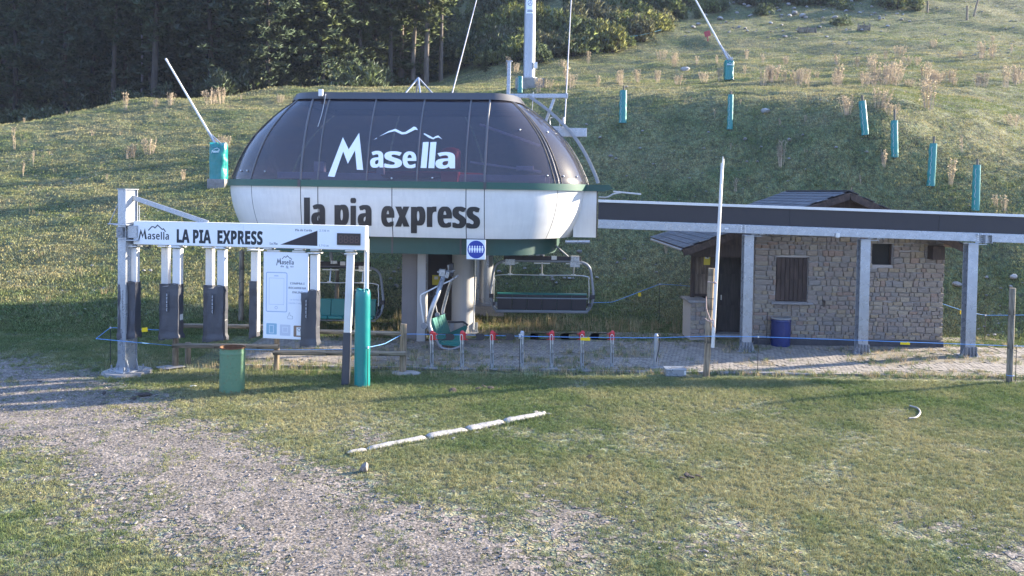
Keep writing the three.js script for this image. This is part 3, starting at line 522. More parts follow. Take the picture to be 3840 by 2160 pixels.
// ---------------------------------------------------------------- parking-rail structure to the right of the station
{
  const D = 23.5, xa = P(2243, 800, D).x, xb = P(4300, 800, D).x;
  const yT = (x) => mix(4.315, 4.075, (x - xa) / (P(3840, 800, D).x - xa));           // top edge falls slightly to the right
  const R = thing('chair_rail', 'galvanised steel rail on three columns with dark side panel running from station past hut', 'rail structure');
  const seg = (name, y0, y1, z, dep, m, x0 = xa, x1 = xb) => part(name, beam(V3(x0, yT(x0) + (y0 + y1) / 2, z), V3(x1, yT(x1) + (y0 + y1) / 2, z), dep, Math.abs(y1 - y0)), m, R);
  seg('top_flashing', -0.075, 0, -D, 0.16, M.alu);
  const xs = [xa, P(2960, 800, D).x, P(3520, 800, D).x, xb];
  for (let i = 0; i < 3; i++) seg('side_panel', -0.56, -0.078, -D + 0.01, 0.05, M.dark, xs[i] + 0.002, xs[i + 1] - 0.002);
  const js = [xa, P(2785, 800, D).x, P(3670, 800, D).x, xb];
  for (let i = 0; i < 3; i++) seg('rail_beam', -0.815, -0.565, -D + 0.02, 0.14, M.galv, js[i] + 0.003, js[i + 1] - 0.003);
  for (const j of [1, 2]) for (let a = 0; a < 2; a++) for (let b = 0; b < 4; b++) { const x = js[j] + (a ? 0.06 : -0.06); part('bolt', new THREE.CylinderGeometry(0.017, 0.017, 0.03, 6).rotateX(Math.PI / 2).translate(x, yT(x) - 0.60 - b * 0.058, -D + 0.10), M.steel, R); }
  [[2795, 1318, 36], [3228, 1326, 37], [3628, 1336, 38]].forEach(([px, py, w]) => {
    const b = atH(px, py), s = F / -b.z, W = w / s, top = yT(b.x) - 0.86, hw = W / 2;
    const c = part('column', [box(W, top + 0.1, 0.016, b.x, top / 2 - 0.05, b.z + 0.13), box(W, top + 0.1, 0.016, b.x, top / 2 - 0.05, b.z - 0.13), box(0.014, top + 0.1, 0.25, b.x, top / 2 - 0.05, b.z)], M.galv, R);
    const g = []; for (const k of [-1, -0.33, 0.33, 1]) g.push(fb(0.012, 0.30, 0.1, b.x + k * hw * 0.95, 0.15, b.z + 0.19));
    for (const k of [-1, 1]) { const sh = new THREE.Shape([[k * hw, 0], [k * (hw + 0.12), 0], [k * hw, 0.32]].map((q) => new THREE.Vector2(...q))); g.push(new THREE.ExtrudeGeometry(sh, { depth: 0.012, bevelEnabled: false }).translate(b.x, 0, b.z + 0.1)); }
    part('base_gusset', g, M.galv, c);
    part('base_plate', box(W + 0.3, 0.03, 0.5, b.x, 0.022, b.z), M.galvDark, c);
    // bracket to the right carrying the beam
    const y = top + 0.02, L2 = 0.42;
    part('bracket', [fb(0.5, 0.016, 0.3, b.x + 0.1, y - 0.05, b.z + 0.05), fb(L2, 0.23, 0.014, b.x + 0.28, y + 0.10, b.z + 0.09), fb(0.014, 0.24, 0.3, b.x + L2 + 0.07, y + 0.10, b.z + 0.05), fb(L2, 0.016, 0.3, b.x + 0.28, y + 0.22, b.z + 0.05), fb(0.014, 0.24, 0.26, b.x + 0.28, y + 0.10, b.z + 0.12)], M.galv, c);
  });
  const bx = P(2724, 858, D - 0.1); part('cable_clip', box(0.11, 0.05, 0.03, bx.x, bx.y, bx.z), M.alu, R);
  const l2 = P(3140, 882, D - 0.1); part('lamp', box(0.1, 0.13, 0.1, l2.x, l2.y, l2.z), M.alu, R);
}
// ---------------------------------------------------------------- stone hut
{
  const Z = -24.75, HUT = thing('stone_hut', 'small stone lift hut with slate gable roof and shuttered window behind the rail', 'hut');
  const x0 = P(2824, 1290, 24.75).x, x1 = P(3530, 1290, 24.75).x, xR = P(3182, 722, 24.3).x, yR = 4.66;
  const eL = P(2561, 931, 24.2), eR = P(3632, 925, 24.2), back = -29.6, front = -24.15;
  const roofY = (x) => x < xR ? mix(eL.y, yR, (x - eL.x) / (xR - eL.x)) : mix(yR, eR.y, (x - xR) / (eR.x - xR));
  // masonry core (mortar) as a thick wall following the gable
  const mortar = mat(lin(0.40, 0.365, 0.34), 0.95, { bumpMap: tBump, bumpScale: 0.01 });
  const win = { a: P(2907, 1130, 24.75).x, b: P(3027, 1130, 24.75).x, y0: P(2960, 1132, 24.75).y, y1: P(2960, 965, 24.75).y };
  const vent = { a: P(3270, 950, 24.75).x, b: P(3350, 950, 24.75).x, y0: P(3310, 994, 24.75).y, y1: P(3310, 914, 24.75).y };
  const gable = new THREE.Shape([[x0, 0], [x1, 0], [x1, roofY(x1) - 0.12], [xR, yR - 0.12], [x0, roofY(x0) - 0.12]].map((q) => new THREE.Vector2(...q)));
  for (const w of [win, vent]) gable.holes.push(new THREE.Path([[w.a, w.y0], [w.a, w.y1], [w.b, w.y1], [w.b, w.y0]].map((q) => new THREE.Vector2(...q))));
  const wall = part('front_wall', [new THREE.ExtrudeGeometry(gable, { depth: 0.4, bevelEnabled: false }).translate(0, 0, Z - 0.42)], mortar, HUT);
  part('side_wall', [fb(0.4, 3.0, 4.4, x1 - 0.2, 1.4, Z - 2.6), fb(0.35, 3.0, 2.8, x0 + 0.18, 1.4, Z - 3.4)], mortar, HUT);
  part('rear_wall', fb(x1 - x0 - 0.2, 3.2, 0.3, (x1 + x0) / 2, 1.5, Z - 4.8), mortar, HUT);
  part('plinth', box(x1 - x0 + 0.06, 0.24, 0.2, (x0 + x1) / 2, 0.10, Z + 0.0, 0, 0, 0, 0.02), mat(lin(0.09, 0.088, 0.098), 0.9, { map: tMott }), HUT);
  // rubble stones, coursed
  const tones = [[0.49, 0.42, 0.365], [0.44, 0.395, 0.37], [0.56, 0.465, 0.35], [0.38, 0.35, 0.345], [0.50, 0.375, 0.32], [0.46, 0.405, 0.385], [0.56, 0.50, 0.42], [0.40, 0.385, 0.39], [0.47, 0.395, 0.365], [0.44, 0.395, 0.36], [0.50, 0.44, 0.37]].map(([r, g, b]) => mat(lin(r * 1.04, g, b * 0.9), 0.92, { map: tMott, bumpMap: tBump, bumpScale: 0.012 }));
  const unit = [1, 2, 3, 4, 5].map((k) => { const keep = seed; seed = k * 91; const g = mergeVertices(new THREE.BoxGeometry(1, 1, 1, 2, 2, 1).deleteAttribute('normal').deleteAttribute('uv')), p = g.attributes.position; for (let i = 0; i < p.count; i++) { const X = p.getX(i), Y = p.getY(i), zz = p.getZ(i), e = Math.max(Math.abs(X), Math.abs(Y)) > 0.49; p.setXYZ(i, X * (e && zz > 0 ? rr(0.9, 1.0) : 1) + rr(-0.03, 0.03), Y * (e && zz > 0 ? rr(0.88, 1.0) : 1) + rr(-0.05, 0.05), zz * (e ? 1 : rr(1.05, 1.25))); } seed = keep; return uvm(toCreasedNormals(g, 0.6), 1); });
  const stones = []; let y = 0.24;
  while (y < 4.4) {
    const h = y > win.y1 && y < win.y1 + 0.06 ? 0.2 : rr(0.075, 0.19); let x = x0 + rr(-0.02, 0.0), fst = true;
    while (x < x1) {
      let w = mix(0.11, 0.36, Math.pow(rnd(), 1.3)) * (fst || x > x1 - 0.42 ? 1.5 : 1) * (0.7 + 2 * h); fst = false; if (x + w > x1 + 0.03) w = x1 + 0.02 - x; if (w < 0.05) break;
      const cx = x + w / 2, cy = y + h / 2, inside = (o) => cx + w * 0.42 > o.a && cx - w * 0.42 < o.b && cy + h * 0.42 > o.y0 && cy - h * 0.42 < o.y1;
      if (cy + h / 2 < roofY(cx) - 0.16) {
        if (inside(win) || inside(vent)) { for (const o of [win, vent]) if (inside(o)) { if (x < o.a - 0.06) stones.push([(x + o.a) / 2, cy, o.a - x, h]); x = o.b; } continue; }
        stones.push([cx, cy + rr(-0.014, 0.014), w, h * rr(0.82, 1.1)]);
      }
      x += w;
    }
    y += h;
  }
  stones.forEach((s) => { s.hid = s[1] > 3.35; });
  const mk = ([cx, cy, w, h]) => ({ g: pick(unit), m: pick(tones), p: V3(cx, cy, Z + rr(0.0, 0.018)), s: V3((w - 0.012) * (rnd() < 0.5 ? -1 : 1), h - 0.012, 0.046), r: rr(-0.05, 0.05) });
  const order = stones.map((s, i) => [i, (s.hid ? 0 : 1) * s[2] * s[3]]).sort((a, b) => b[1] - a[1]); const first = new Set(order.slice(0, 298).map((o) => o[0])); const rest = [];
  stones.forEach((s, i) => { const t = mk(s); if (first.has(i)) { const o = part('stone', t.g, t.m, wall); o.position.copy(t.p); o.scale.copy(t.s); o.rotation.z = t.r; } else rest.push(t); });
  if (rest.length) { const byM = new Map(); rest.forEach((t) => { const g = clean(t.g.clone()); t.s.x = Math.abs(t.s.x); g.applyMatrix4(new THREE.Matrix4().compose(t.p, new THREE.Quaternion().setFromEuler(new THREE.Euler(0, 0, t.r)), t.s)); byM.set(t.m, [...(byM.get(t.m) || []), g]); });
    let k = 0; for (const [m, gs] of byM) { const o = part(k++ ? 'small_stones' : 'stones', gs, m, wall); o.userData.kind = 'stuff'; } }
  // shutter of vertical boards with frame and sill
  const sw = part('shutter', box(win.b - win.a - 0.02, win.y1 - win.y0 - 0.02, 0.03, (win.a + win.b) / 2, (win.y0 + win.y1) / 2, Z - 0.06), M.woodBrown, HUT);
  const nb = 7, bw = (win.b - win.a - 0.04) / nb; for (let k = 0; k < nb; k++) part('board', box(bw - 0.008, win.y1 - win.y0 - 0.04, 0.025, win.a + 0.02 + bw * (k + 0.5), (win.y0 + win.y1) / 2, Z - 0.03 + rr(-0.003, 0.003)), M.woodBrown, sw);
  part('sill', box(win.b - win.a + 0.3, 0.06, 0.16, (win.a + win.b) / 2, win.y0 - 0.04, Z + 0.05, 0, 0, 0, 0.012), M.concrete, HUT);
  const vt = part('vent_window', box(vent.b - vent.a, vent.y1 - vent.y0, 0.02, (vent.a + vent.b) / 2, (vent.y0 + vent.y1) / 2, Z - 0.2), M.gap, HUT);
  part('frame', [box(0.05, vent.y1 - vent.y0, 0.06, vent.a + 0.025, (vent.y0 + vent.y1) / 2, Z - 0.15), box(0.05, vent.y1 - vent.y0, 0.06, vent.b - 0.025, (vent.y0 + vent.y1) / 2, Z - 0.15)], M.woodBrown, vt);
  const pw = P(3092, 1137, 24.7); part('pipe_stub', [rod(V3(pw.x - 0.02, pw.y + 0.06, Z - 0.02), V3(pw.x - 0.02, pw.y + 0.06, Z + 0.10), 0.03), rod(V3(pw.x - 0.02, pw.y + 0.06, Z + 0.1), V3(pw.x - 0.02, pw.y - 0.1, Z + 0.1), 0.028)], M.woodBrown, HUT);
  // recessed porch on the left: door, jamb, wooden panel wall, stone parapet, step
  const dz = -26.2, wxL = P(2608, 1050, 25.9).x, dA = P(2688, 1250, 26.2).x, dB = P(2784, 1250, 26.2).x;
  const door = part('door', box(dB - dA, 2.42, 0.06, (dA + dB) / 2, 1.36, dz), M.doorBrown, HUT);
  part('handle', box(0.03, 0.16, 0.05, dA + 0.1, 1.25, dz + 0.05), M.steel, door);
  part('door_jamb', box(0.12, 2.45, 0.14, dB + 0.08, 1.34, dz + 0.04), M.woodPanel, HUT);
  part('door_step', box(dB - dA + 0.6, 0.16, 0.5, (dA + dB) / 2, 0.08, dz + 0.3, 0, 0, 0, 0.02), M.concrete, HUT);
  part('porch_back_wall', fb(x0 - wxL + 0.1, 3.0, 0.12, (x0 + wxL) / 2, 1.4, dz - 0.12), M.woodBrown, HUT);
  const wx = P(2608, 1050, 25.9).x, wx2 = P(2682, 1050, 25.9).x, npl = 5;
  const pn = part('panel_wall', box(wx2 - wx, 1.6, 0.05, (wx + wx2) / 2, 2.1, dz + 0.16), M.woodBrown, HUT);
  for (let k = 0; k < npl; k++) part('board', box((wx2 - wx) / npl - 0.012, 1.45, 0.03, wx + (wx2 - wx) / npl * (k + 0.5), 2.1, dz + 0.2), M.woodPanel, pn);
  part('corner_post', [box(0.12, 2.5, 0.12, wx - 0.07, 1.75, dz + 0.2), box(0.12, 2.7, 0.12, wx2 + 0.03, 1.5, dz + 0.24)], M.woodBrown, HUT);
  const lx0 = P(2588, 1200, 25.2).x, lx1 = P(2648, 1200, 25.2).x;
  const par = part('parapet', box(lx1 - lx0, 1.18, 1.1, (lx0 + lx1) / 2, 0.6, -25.75), mortar, HUT);
  for (let r = 0; r < 8; r++) { let x = lx0; const h = 0.135; while (x < lx1 - 0.02) { const w = Math.min(rr(0.14, 0.28), lx1 - x); const o = part('stone', pick(unit), pick(tones), par); o.position.set(x + w / 2, 0.12 + r * h + h / 2, -25.185); o.scale.set(w - 0.012, h - 0.012, 0.07); x += w; } }
  part('coping', box(lx1 - lx0 + 0.16, 0.07, 1.25, (lx0 + lx1) / 2, 1.23, -25.72, 0, 0, 0, 0.015), M.concrete, par);
  const wp = P(2651, 973, 25.9); part('warning_plate', [box(0.2, 0.34, 0.015, wp.x, wp.y, dz + 0.31)], mat(lin(0.62, 0.50, 0.06), 0.6), HUT); part('warning_plate', [box(0.13, 0.11, 0.012, wp.x, wp.y + 0.08, dz + 0.325)], M.signWhite, HUT); part('warning_mark', box(0.07, 0.04, 0.008, wp.x, wp.y + 0.08, dz + 0.336, 0, 0, -0.5), M.black, HUT);
  // timber gable boarding, barge boards, purlin ends
  const brd = (xa, xb, off, h, z, t, name) => part(name, beam(V3(xa, roofY(xa) - off, z), V3(xb, roofY(xb) - off, z), t, h), M.woodBrown, HUT);
  brd(eL.x, xR, 0.13, 0.2, front - 0.02, 0.05, 'barge_board'); brd(xR, eR.x, 0.13, 0.2, front - 0.02, 0.05, 'barge_board');
  const sf = new THREE.Shape([[eL.x + 0.25, eL.y - 0.12], [xR, yR - 0.12], [x0 + 0.05, roofY(x0) - 0.12], [x0 + 0.05, 2.62], [eL.x + 0.45, 2.62]].map((q) => new THREE.Vector2(...q)));
  const sf2 = new THREE.Shape([[eL.x + 0.2, eL.y - 0.16], [x0 + 0.02, roofY(x0) - 0.16], [x0 + 0.02, 2.62], [eL.x + 0.45, 2.62]].map((q) => new THREE.Vector2(...q)));
  part('porch_gable_boarding', new THREE.ExtrudeGeometry(sf2, { depth: 0.06, bevelEnabled: false }).translate(0, 0, -24.95), M.woodBrown, HUT);
  const sf3 = new THREE.Shape([[xR - 1.5, roofY(xR - 1.5) - 0.14], [xR, yR - 0.14], [xR + 1.5, roofY(xR + 1.5) - 0.14]].map((q) => new THREE.Vector2(...q)));
  part('gable_boarding', new THREE.ExtrudeGeometry(sf3, { depth: 0.05, bevelEnabled: false }).translate(0, 0, Z + 0.12), M.woodBrown, HUT);
  for (const px of [[3515, 948]]) { const q = P(px[0], px[1], 24.5); part('purlin_end', box(0.36, 0.4, 0.5, q.x, q.y, Z + 0.1), M.woodBrown, HUT); }
  // slate roof: decks plus slates course by course
  const roof = part('roof_deck', [beam(V3((eL.x + xR) / 2, 0, front).setY(0), V3((eL.x + xR) / 2, 0, back), 1, 1)].map(() => { const mkd = (xa, ya, xb, yb) => { const g = new THREE.BufferGeometry(); const t = 0.06, v = [[xa, ya, front], [xb, yb, front], [xb, yb, back], [xa, ya, back], [xa, ya - t, front], [xb, yb - t, front], [xb, yb - t, back], [xa, ya - t, back]]; const f = [[0, 1, 2], [0, 2, 3], [4, 6, 5], [4, 7, 6], [0, 4, 5], [0, 5, 1], [3, 2, 6], [3, 6, 7], [0, 3, 7], [0, 7, 4], [1, 5, 6], [1, 6, 2]]; g.setAttribute('position', new THREE.Float32BufferAttribute(f.flat().flatMap((k) => v[k]), 3)); g.computeVertexNormals(); return uvm(g); }; return join([mkd(eL.x, eL.y - 0.03, xR, yR - 0.03), mkd(xR, yR - 0.03, eR.x, eR.y - 0.03)]); })[0], M.woodBrown, HUT);
  const slU = box(1, 0.016, 1, 0, 0, 0, 0, 0, 0, 0); const sideSl = [];
  const lay = (ex, ey, sgn) => {
    const dx = xR - ex, dy = yR - ey, len = Math.hypot(dx, dy), ang = Math.atan2(dy, Math.abs(dx)), n = Math.round(len / 0.26), exp = len / n;
    for (let r = 0; r < n; r++) { let z = front + 0.03 - (r % 2 ? 0.16 : 0); while (z > back) { const w = rr(0.26, 0.42); const t = (r + 0.62) / n; sideSl.push({ x: ex + dx * t, y: ey + dy * t + 0.012 + 0.004 * rnd(), z: z - w / 2, w: w - 0.012, l: exp * 1.3, a: sgn * (ang - 0.045), near: z > front - 0.1 }); z -= w; } }
  };
  lay(eL.x, eL.y, 1); const nl = sideSl.length; lay(eR.x, eR.y, -1);
  const restS = [];
  sideSl.forEach((s, i) => { const m = pick(M.slate); if (i < nl && i < 270) { const o = part('slate', slU, m, roof); o.position.set(s.x, s.y, s.z); o.scale.set(s.l, 1.3, s.w); o.rotation.z = s.a; } else restS.push(slU.clone().applyMatrix4(new THREE.Matrix4().compose(V3(s.x, s.y, s.z), new THREE.Quaternion().setFromEuler(new THREE.Euler(0, 0, s.a)), V3(s.l, 1.3, s.w)))); });
  part('slates', restS, M.slate[0], roof).userData.kind = 'stuff';
  part('ridge', [beam(V3(xR, yR + 0.02, front + 0.02), V3(xR, yR + 0.02, back), 0.2, 0.03), rod(V3(xR + 0.02, yR, front), V3(xR + 0.02, yR + 0.12, front), 0.012)], M.slate[3], roof);
  part('gutter', tube([V3(eL.x - 0.02, eL.y - 0.06, front), V3(eL.x - 0.02, eL.y - 0.06, back)], 0.045, 8, 4), M.galvDark, HUT);
}
// ---------------------------------------------------------------- block paving in front of station and hut
{
  const zN = -20.75, zF = -26.4, PV = struct('paved_terrace', [fb(23.2, 0.06, zN - zF, 4.2, -0.005, (zN + zF) / 2)], mat(lin(0.28, 0.24, 0.175), 0.95, { map: tMott, bumpMap: tBump, bumpScale: 0.01 }));
  const kerb = []; for (let x = -7.3; x < 7; x += 1.0) kerb.push([x, rr(0.96, 0.985)]);
  const pg = new THREE.BoxGeometry(0.2, 0.05, 0.1).translate(0, 0, 0), pm = [0.34, 0.31, 0.375, 0.285].map((k) => mat(lin(k * 1.12, k * 0.98, k * 0.82), 0.9, { map: tMott }));
  const all = [];
  let row = 0; for (let z = zN - 0.06; z > zF; z -= 0.206, row++) for (let x = -7.2 + (row % 2) * 0.053; x < 15.6; x += 0.106) {
    const a = Math.abs(x / z); if (a > 0.66) continue;
    const cover = fbm(x * 0.6 + 30, z * 1.1, 4) + (x < -3 ? 0.10 : 0) + (x > 9.5 ? 0.07 : 0); if (cover > 0.60 + rr(-0.05, 0.05)) continue;
    all.push([x, z]);
  }
  all.sort((a, b) => b[1] - a[1]);
  const pool = all.filter(([x, z]) => x > -0.9 && x < 9.5); const firstSet = new Set(pool.slice(0, 296));
  const rest = [[], [], [], []];
  for (const q of all) { const [x, z] = q, k = Math.floor(rnd() * 4), y = 0.012 + rr(-0.004, 0.006); if (firstSet.has(q)) { const o = part('paving_block', pg, pm[k], PV); o.position.set(x, y, z); o.rotation.set(rr(-0.02, 0.02), Math.PI / 2 + rr(-0.03, 0.03), rr(-0.02, 0.02)); } else rest[k].push({ p: V3(x, y, z), ry: Math.PI / 2 + rr(-0.03, 0.03), rx: rr(-0.02, 0.02), rz: rr(-0.02, 0.02), s: 1 }); }
  rest.forEach((l, k) => copies('paving_blocks', pg, pm[k], l, PV));
  for (const [x, w] of kerb) { const o = part('kerb_stone', box(w, 0.1, 0.1, x + 0.5, 0.0, zN + 0.05 + rr(-0.01, 0.01), 0, rr(-0.01, 0.01), 0, 0.012), M.concrete, PV); o.position.y = rr(-0.008, 0.01); }
  // weeds in the joints
  const G = tuft(16, 0.16, 0.012, 0.12, 77, 0.9), L3 = [], L4 = [];
  for (let i = 0; i < 2600; i++) { const x = rr(-7.2, 15.4), z = rr(zF, zN); const c = fbm(x * 0.6 + 30, z * 1.1, 4) + (x < -3 ? 0.10 : 0) + (x > 9.5 ? 0.07 : 0); if (c < 0.55 && rnd() > 0.05) continue; const t = rnd(); L3.push({ p: V3(x, 0.03, z), ry: rr(0, 6), s: V3(1, 1, 1).multiplyScalar(rr(0.25, 0.9)), c: t < 0.5 ? [0.15, 0.20, 0.08] : [0.40, 0.34, 0.21] }); }
  for (let i = 0; i < 700; i++) { const x = rr(-7.6, 15.4), z = zN + rr(-0.12, 0.25); L4.push({ p: V3(x, 0.01, z), ry: rr(0, 6), s: rr(0.3, 1.0), c: rnd() < 0.6 ? [0.16, 0.22, 0.08] : [0.42, 0.36, 0.21] }); }
  copies('terrace_weeds', G, M.blade, L3); copies('edge_weeds', G, M.blade, L4);
}
// ---------------------------------------------------------------- prints
function drawLogo(c, x, y, s, col) {   // mountain word mark, x/y top-left, s = height of the mark
  c.save(); c.translate(x, y); c.scale(s / 100, s / 100); c.fillStyle = col; c.strokeStyle = col;
  const poly = (p) => { c.beginPath(); p.forEach(([a, b], i) => (i ? c.lineTo(a, b) : c.moveTo(a, b))); c.closePath(); c.fill(); };
  poly([[0, 100], [16, 26], [30, 62], [42, 20], [54, 88], [42, 88], [37, 52], [28, 82], [18, 52], [8, 100]]);
  c.font = 'bold 62px sans-serif'; c.textBaseline = 'alphabetic'; c.save(); c.translate(56, 88); const w = c.measureText('asella').width; c.scale(134 / w, 1); c.fillText('asella', 0, 0); c.restore();
  c.lineWidth = 6; c.beginPath(); [[62, 34], [84, 10], [96, 12], [102, 18], [118, 0], [146, 26], [154, 22], [166, 40]].forEach(([a, b], i) => (i ? c.lineTo(a, b) : c.moveTo(a, b))); c.stroke(); c.restore();
}
function fitText(c, t, x, y, w, h, font, col, bold = 0) { c.save(); c.fillStyle = col; c.font = `${font.replace('$', h)}`; c.textBaseline = 'alphabetic'; const m = c.measureText(t).width; c.translate(x, y); c.scale(w / m, 1); if (bold) { c.strokeStyle = col; c.lineWidth = bold; c.strokeText(t, 0, 0); } c.fillText(t, 0, 0); c.restore(); }
const canvasTex = (w, h, fn) => { const cv = document.createElement('canvas'); cv.width = w; cv.height = h; const c = cv.getContext('2d'); fn(c); const t = new THREE.CanvasTexture(cv); t.colorSpace = THREE.SRGBColorSpace; t.anisotropy = 8; return t; };
// ---------------------------------------------------------------- gate gantry
const gA = P(511, 872, 19.75), gB = P(1376, 897, 18.95);          // sign ends, mid height
const gx = gB.clone().sub(gA).setY(0), gLen = gx.length(); gx.normalize(); const gYaw = Math.atan2(-gx.z, gx.x);
const GT = thing('gate_gantry', 'white lift name board carried by galvanised post with diagonal brace', 'gantry', [gA.x, 0, gA.z], gYaw);
GT.updateMatrixWorld(true); const gInv = GT.matrixWorld.clone().invert(), camG = camera.position.clone().applyMatrix4(gInv);
const G = (px, py, zl = 0) => { const q = dir(px, py).add(camera.position).applyMatrix4(gInv).sub(camG); return q.multiplyScalar((zl - camG.z) / q.z).add(camG); };
{
  const yb = G(511, 917, 0.13).y, yt = G(511, 829, 0.13).y, h = yt - yb, ym = (yt + yb) / 2;
  part('sign_box', box(gLen, h, 0.24, gLen / 2, ym, 0, 0, 0, 0, 0.012), M.signWhite, GT);
  const W = 2048, Hh = 208, k = Hh / 172;
  const t = canvasTex(W, Hh, (c) => {
    const X = (x) => (x - 425) / (2155 - 425) * W, Y = (y, x) => (y - 300 - (x - 425) * 0.0295) * k;
    c.fillStyle = '#eef0f2'; c.fillRect(0, 0, W, Hh);
    drawLogo(c, X(458), Y(326, 540), 126 * k * 1.0, '#16222c');
    fitText(c, 'LA PIA  EXPRESS', X(752), Y(471, 1080), X(1410) - X(752), 164, 'bold $px sans-serif', '#0f1c26', 9);
    fitText(c, 'Pla de Corda', X(1648), Y(382, 1700), X(1774) - X(1648), 27, 'bold $px serif', '#151c22');
    fitText(c, 'La Pia', X(1460), Y(482, 1490), X(1520) - X(1460), 27, 'bold $px serif', '#151c22');
    c.fillStyle = '#241c24'; c.beginPath(); c.moveTo(X(1540), Y(482, 1540)); c.lineTo(X(1813), Y(378, 1813)); c.lineTo(X(1813), Y(493, 1813)); c.fill();
    fitText(c, '2.136 m', X(1826), Y(386, 1860), X(1900) - X(1826), 26, '$px sans-serif', '#5a6470');
    fitText(c, '1.713 m', X(1822), Y(499, 1860), X(1896) - X(1822), 26, '$px sans-serif', '#5a6470');
    c.fillStyle = '#c2cad4'; c.fillRect(X(1262), 0, 2, Hh);
  });
  part('sign_print', new THREE.PlaneGeometry(gLen - 0.03, h - 0.03).translate(gLen / 2, ym, 0.1235), mat(lin(0.95), 0.45, { map: t }), GT);
  // led clock
  const ca = G(1264, 908, 0.13), cb = G(1352, 886, 0.13), cw = cb.x - ca.x, cc = V3((ca.x + cb.x) / 2, (ca.y + cb.y) / 2 + 0.0, 0.13);
  const disp = part('clock_display', box(cw, 0.27, 0.03, cc.x, cc.y, 0.135), M.screen, GT);
  const sg = []; const digit = (x) => { for (const [dx, dy, w, hh] of [[0, 0.075, 0.06, 0.012], [0, 0, 0.06, 0.012], [0, -0.075, 0.06, 0.012], [-0.036, 0.038, 0.012, 0.06], [0.036, 0.038, 0.012, 0.06], [-0.036, -0.038, 0.012, 0.06], [0.036, -0.038, 0.012, 0.06]]) sg.push(fb(w, hh, 0.004, cc.x + x, 0, 0).translate(dx, cc.y + dy, 0.1535)); };
  digit(-0.185); digit(-0.065); digit(0.075); digit(0.195); sg.push(fb(0.014, 0.014, 0.004, cc.x + 0.005, cc.y + 0.035, 0.1535), fb(0.014, 0.014, 0.004, cc.x + 0.005, cc.y - 0.035, 0.1535)); part('digit_segments', sg, M.segment, disp);
  // main post: open steel section with base plate, gussets, bolts
  const pA = atH(478, 1398).applyMatrix4(gInv), pw = 0.30, pz = pA.z, px0 = pA.x, topY = G(478, 716, pz).y, yaw = -0.42;
  const loc = (g) => { g.rotateY(yaw); g.translate(px0, 0, pz); return g; };
  const post = part('post', [loc(box(0.31, topY, 0.02, 0, topY / 2 + 0.03, 0.15)), loc(box(0.31, topY, 0.02, 0, topY / 2 + 0.03, -0.15)), loc(box(0.24, topY - 0.01, 0.28, 0, topY / 2 + 0.03, 0)), loc(box(0.34, 0.02, 0.36, 0, topY + 0.04, 0))], M.galv, GT);
  part('base_plate', loc(box(0.62, 0.035, 0.62, 0, 0.075, 0)), M.galv, post);
  part('gusset', [[0.17, 0.12], [0.17, -0.12], [-0.17, 0.12]].map(([x, z]) => { const s = new THREE.Shape([[0, 0.09], [Math.sign(x) * 0.12, 0.09], [0, 0.36]].map((q) => new THREE.Vector2(...q))); return loc(new THREE.ExtrudeGeometry(s, { depth: 0.014, bevelEnabled: false }).translate(x, 0, z)); }), M.galv, post);
  for (const [x, z] of [[0.25, 0.25], [0.25, -0.25], [-0.25, 0.25], [-0.25, -0.25]]) part('anchor_bolt', loc(new THREE.CylinderGeometry(0.02, 0.02, 0.12, 8).translate(x, 0.14, z)), M.galvDark, post);
  part('footing', loc(new THREE.CylinderGeometry(0.55, 0.62, 0.1, 9).translate(0, 0.01, 0)), M.concrete, GT);
  // cross bracket, side shelf, loudspeaker
  const by = G(470, 868, 0.1).y;
  part('bracket', [box(0.34, 0.03, 0.5, px0 + 0.02, by + 0.17, pz + 0.1), box(0.26, 0.3, 0.3, px0 + 0.2, by + 0.0, 0.02), box(0.5, 0.03, 0.36, px0 + 0.12, by - 0.2, 0.05), box(0.28, 0.03, 0.12, px0 - 0.35, by + 0.17, pz), rod(V3(px0 - 0.48, by + 0.17, pz), V3(px0 - 0.16, by + 0.85, pz), 0.012)], M.galv, GT);
  part('loudspeaker', [box(0.16, 0.24, 0.14, px0 - 0.05, by - 0.02, 0.2), new THREE.TorusGeometry(0.05, 0.012, 6, 16).translate(px0 - 0.05, by - 0.03, 0.275), new THREE.CylinderGeometry(0.045, 0.045, 0.01, 16).rotateX(Math.PI / 2).translate(px0 - 0.05, by - 0.03, 0.274)], M.galvDark, GT);
  part('brace', [beam(G(490, 738, 0), G(780, 828, 0).add(V3(0, -0.05, 0)), 0.05, 0.11), box(0.16, 0.14, 0.1, G(470, 738, 0).x, G(470, 738, 0).y, 0.02), rod(G(522, 770, -0.1), G(522, 835, -0.1), 0.012)], M.galv, GT);
  part('cable_loop', [0, 1, 2].map((k) => tube([G(530 + k * 8, 912, -0.1), G(540 + k * 7, 926 + k * 2, -0.1), G(556 + k * 4, 927 + k, -0.1), G(566, 912, -0.1)], 0.008, 5)), M.black, GT);
  // clamp bar under the board
  const cl2 = []; for (const px of [490, 615, 665, 786, 830, 950, 1010, 1125, 1185, 1315]) { const q = G(px, 926 + (px - 490) * 0.0295, 0); cl2.push(fb(0.2, 0.03, 0.2, q.x, yb - 0.02, 0)); } part('clamp', cl2, M.alu, GT);
  // right leg
  const rl = G(1378, 945, -0.02), foot = atH(1362, 1450).applyMatrix4(gInv);
  part('leg', [rod(V3(rl.x - 0.02, yb + h * 0.45, rl.z), V3(rl.x - 0.02, 1.9, rl.z), 0.055, 0.055, 14), rod(V3(rl.x - 0.025, 2.5, rl.z), V3(foot.x, -0.05, foot.z), 0.035, 0.035, 12), box(0.02, 0.3, 0.18, gLen + 0.015, ym - h * 0.3, 0)], M.alu, GT);
  // teal mat wrapped round the leg
  const gp = atH(1358, 1449), gt = P(1352, 1088, -gp.z);
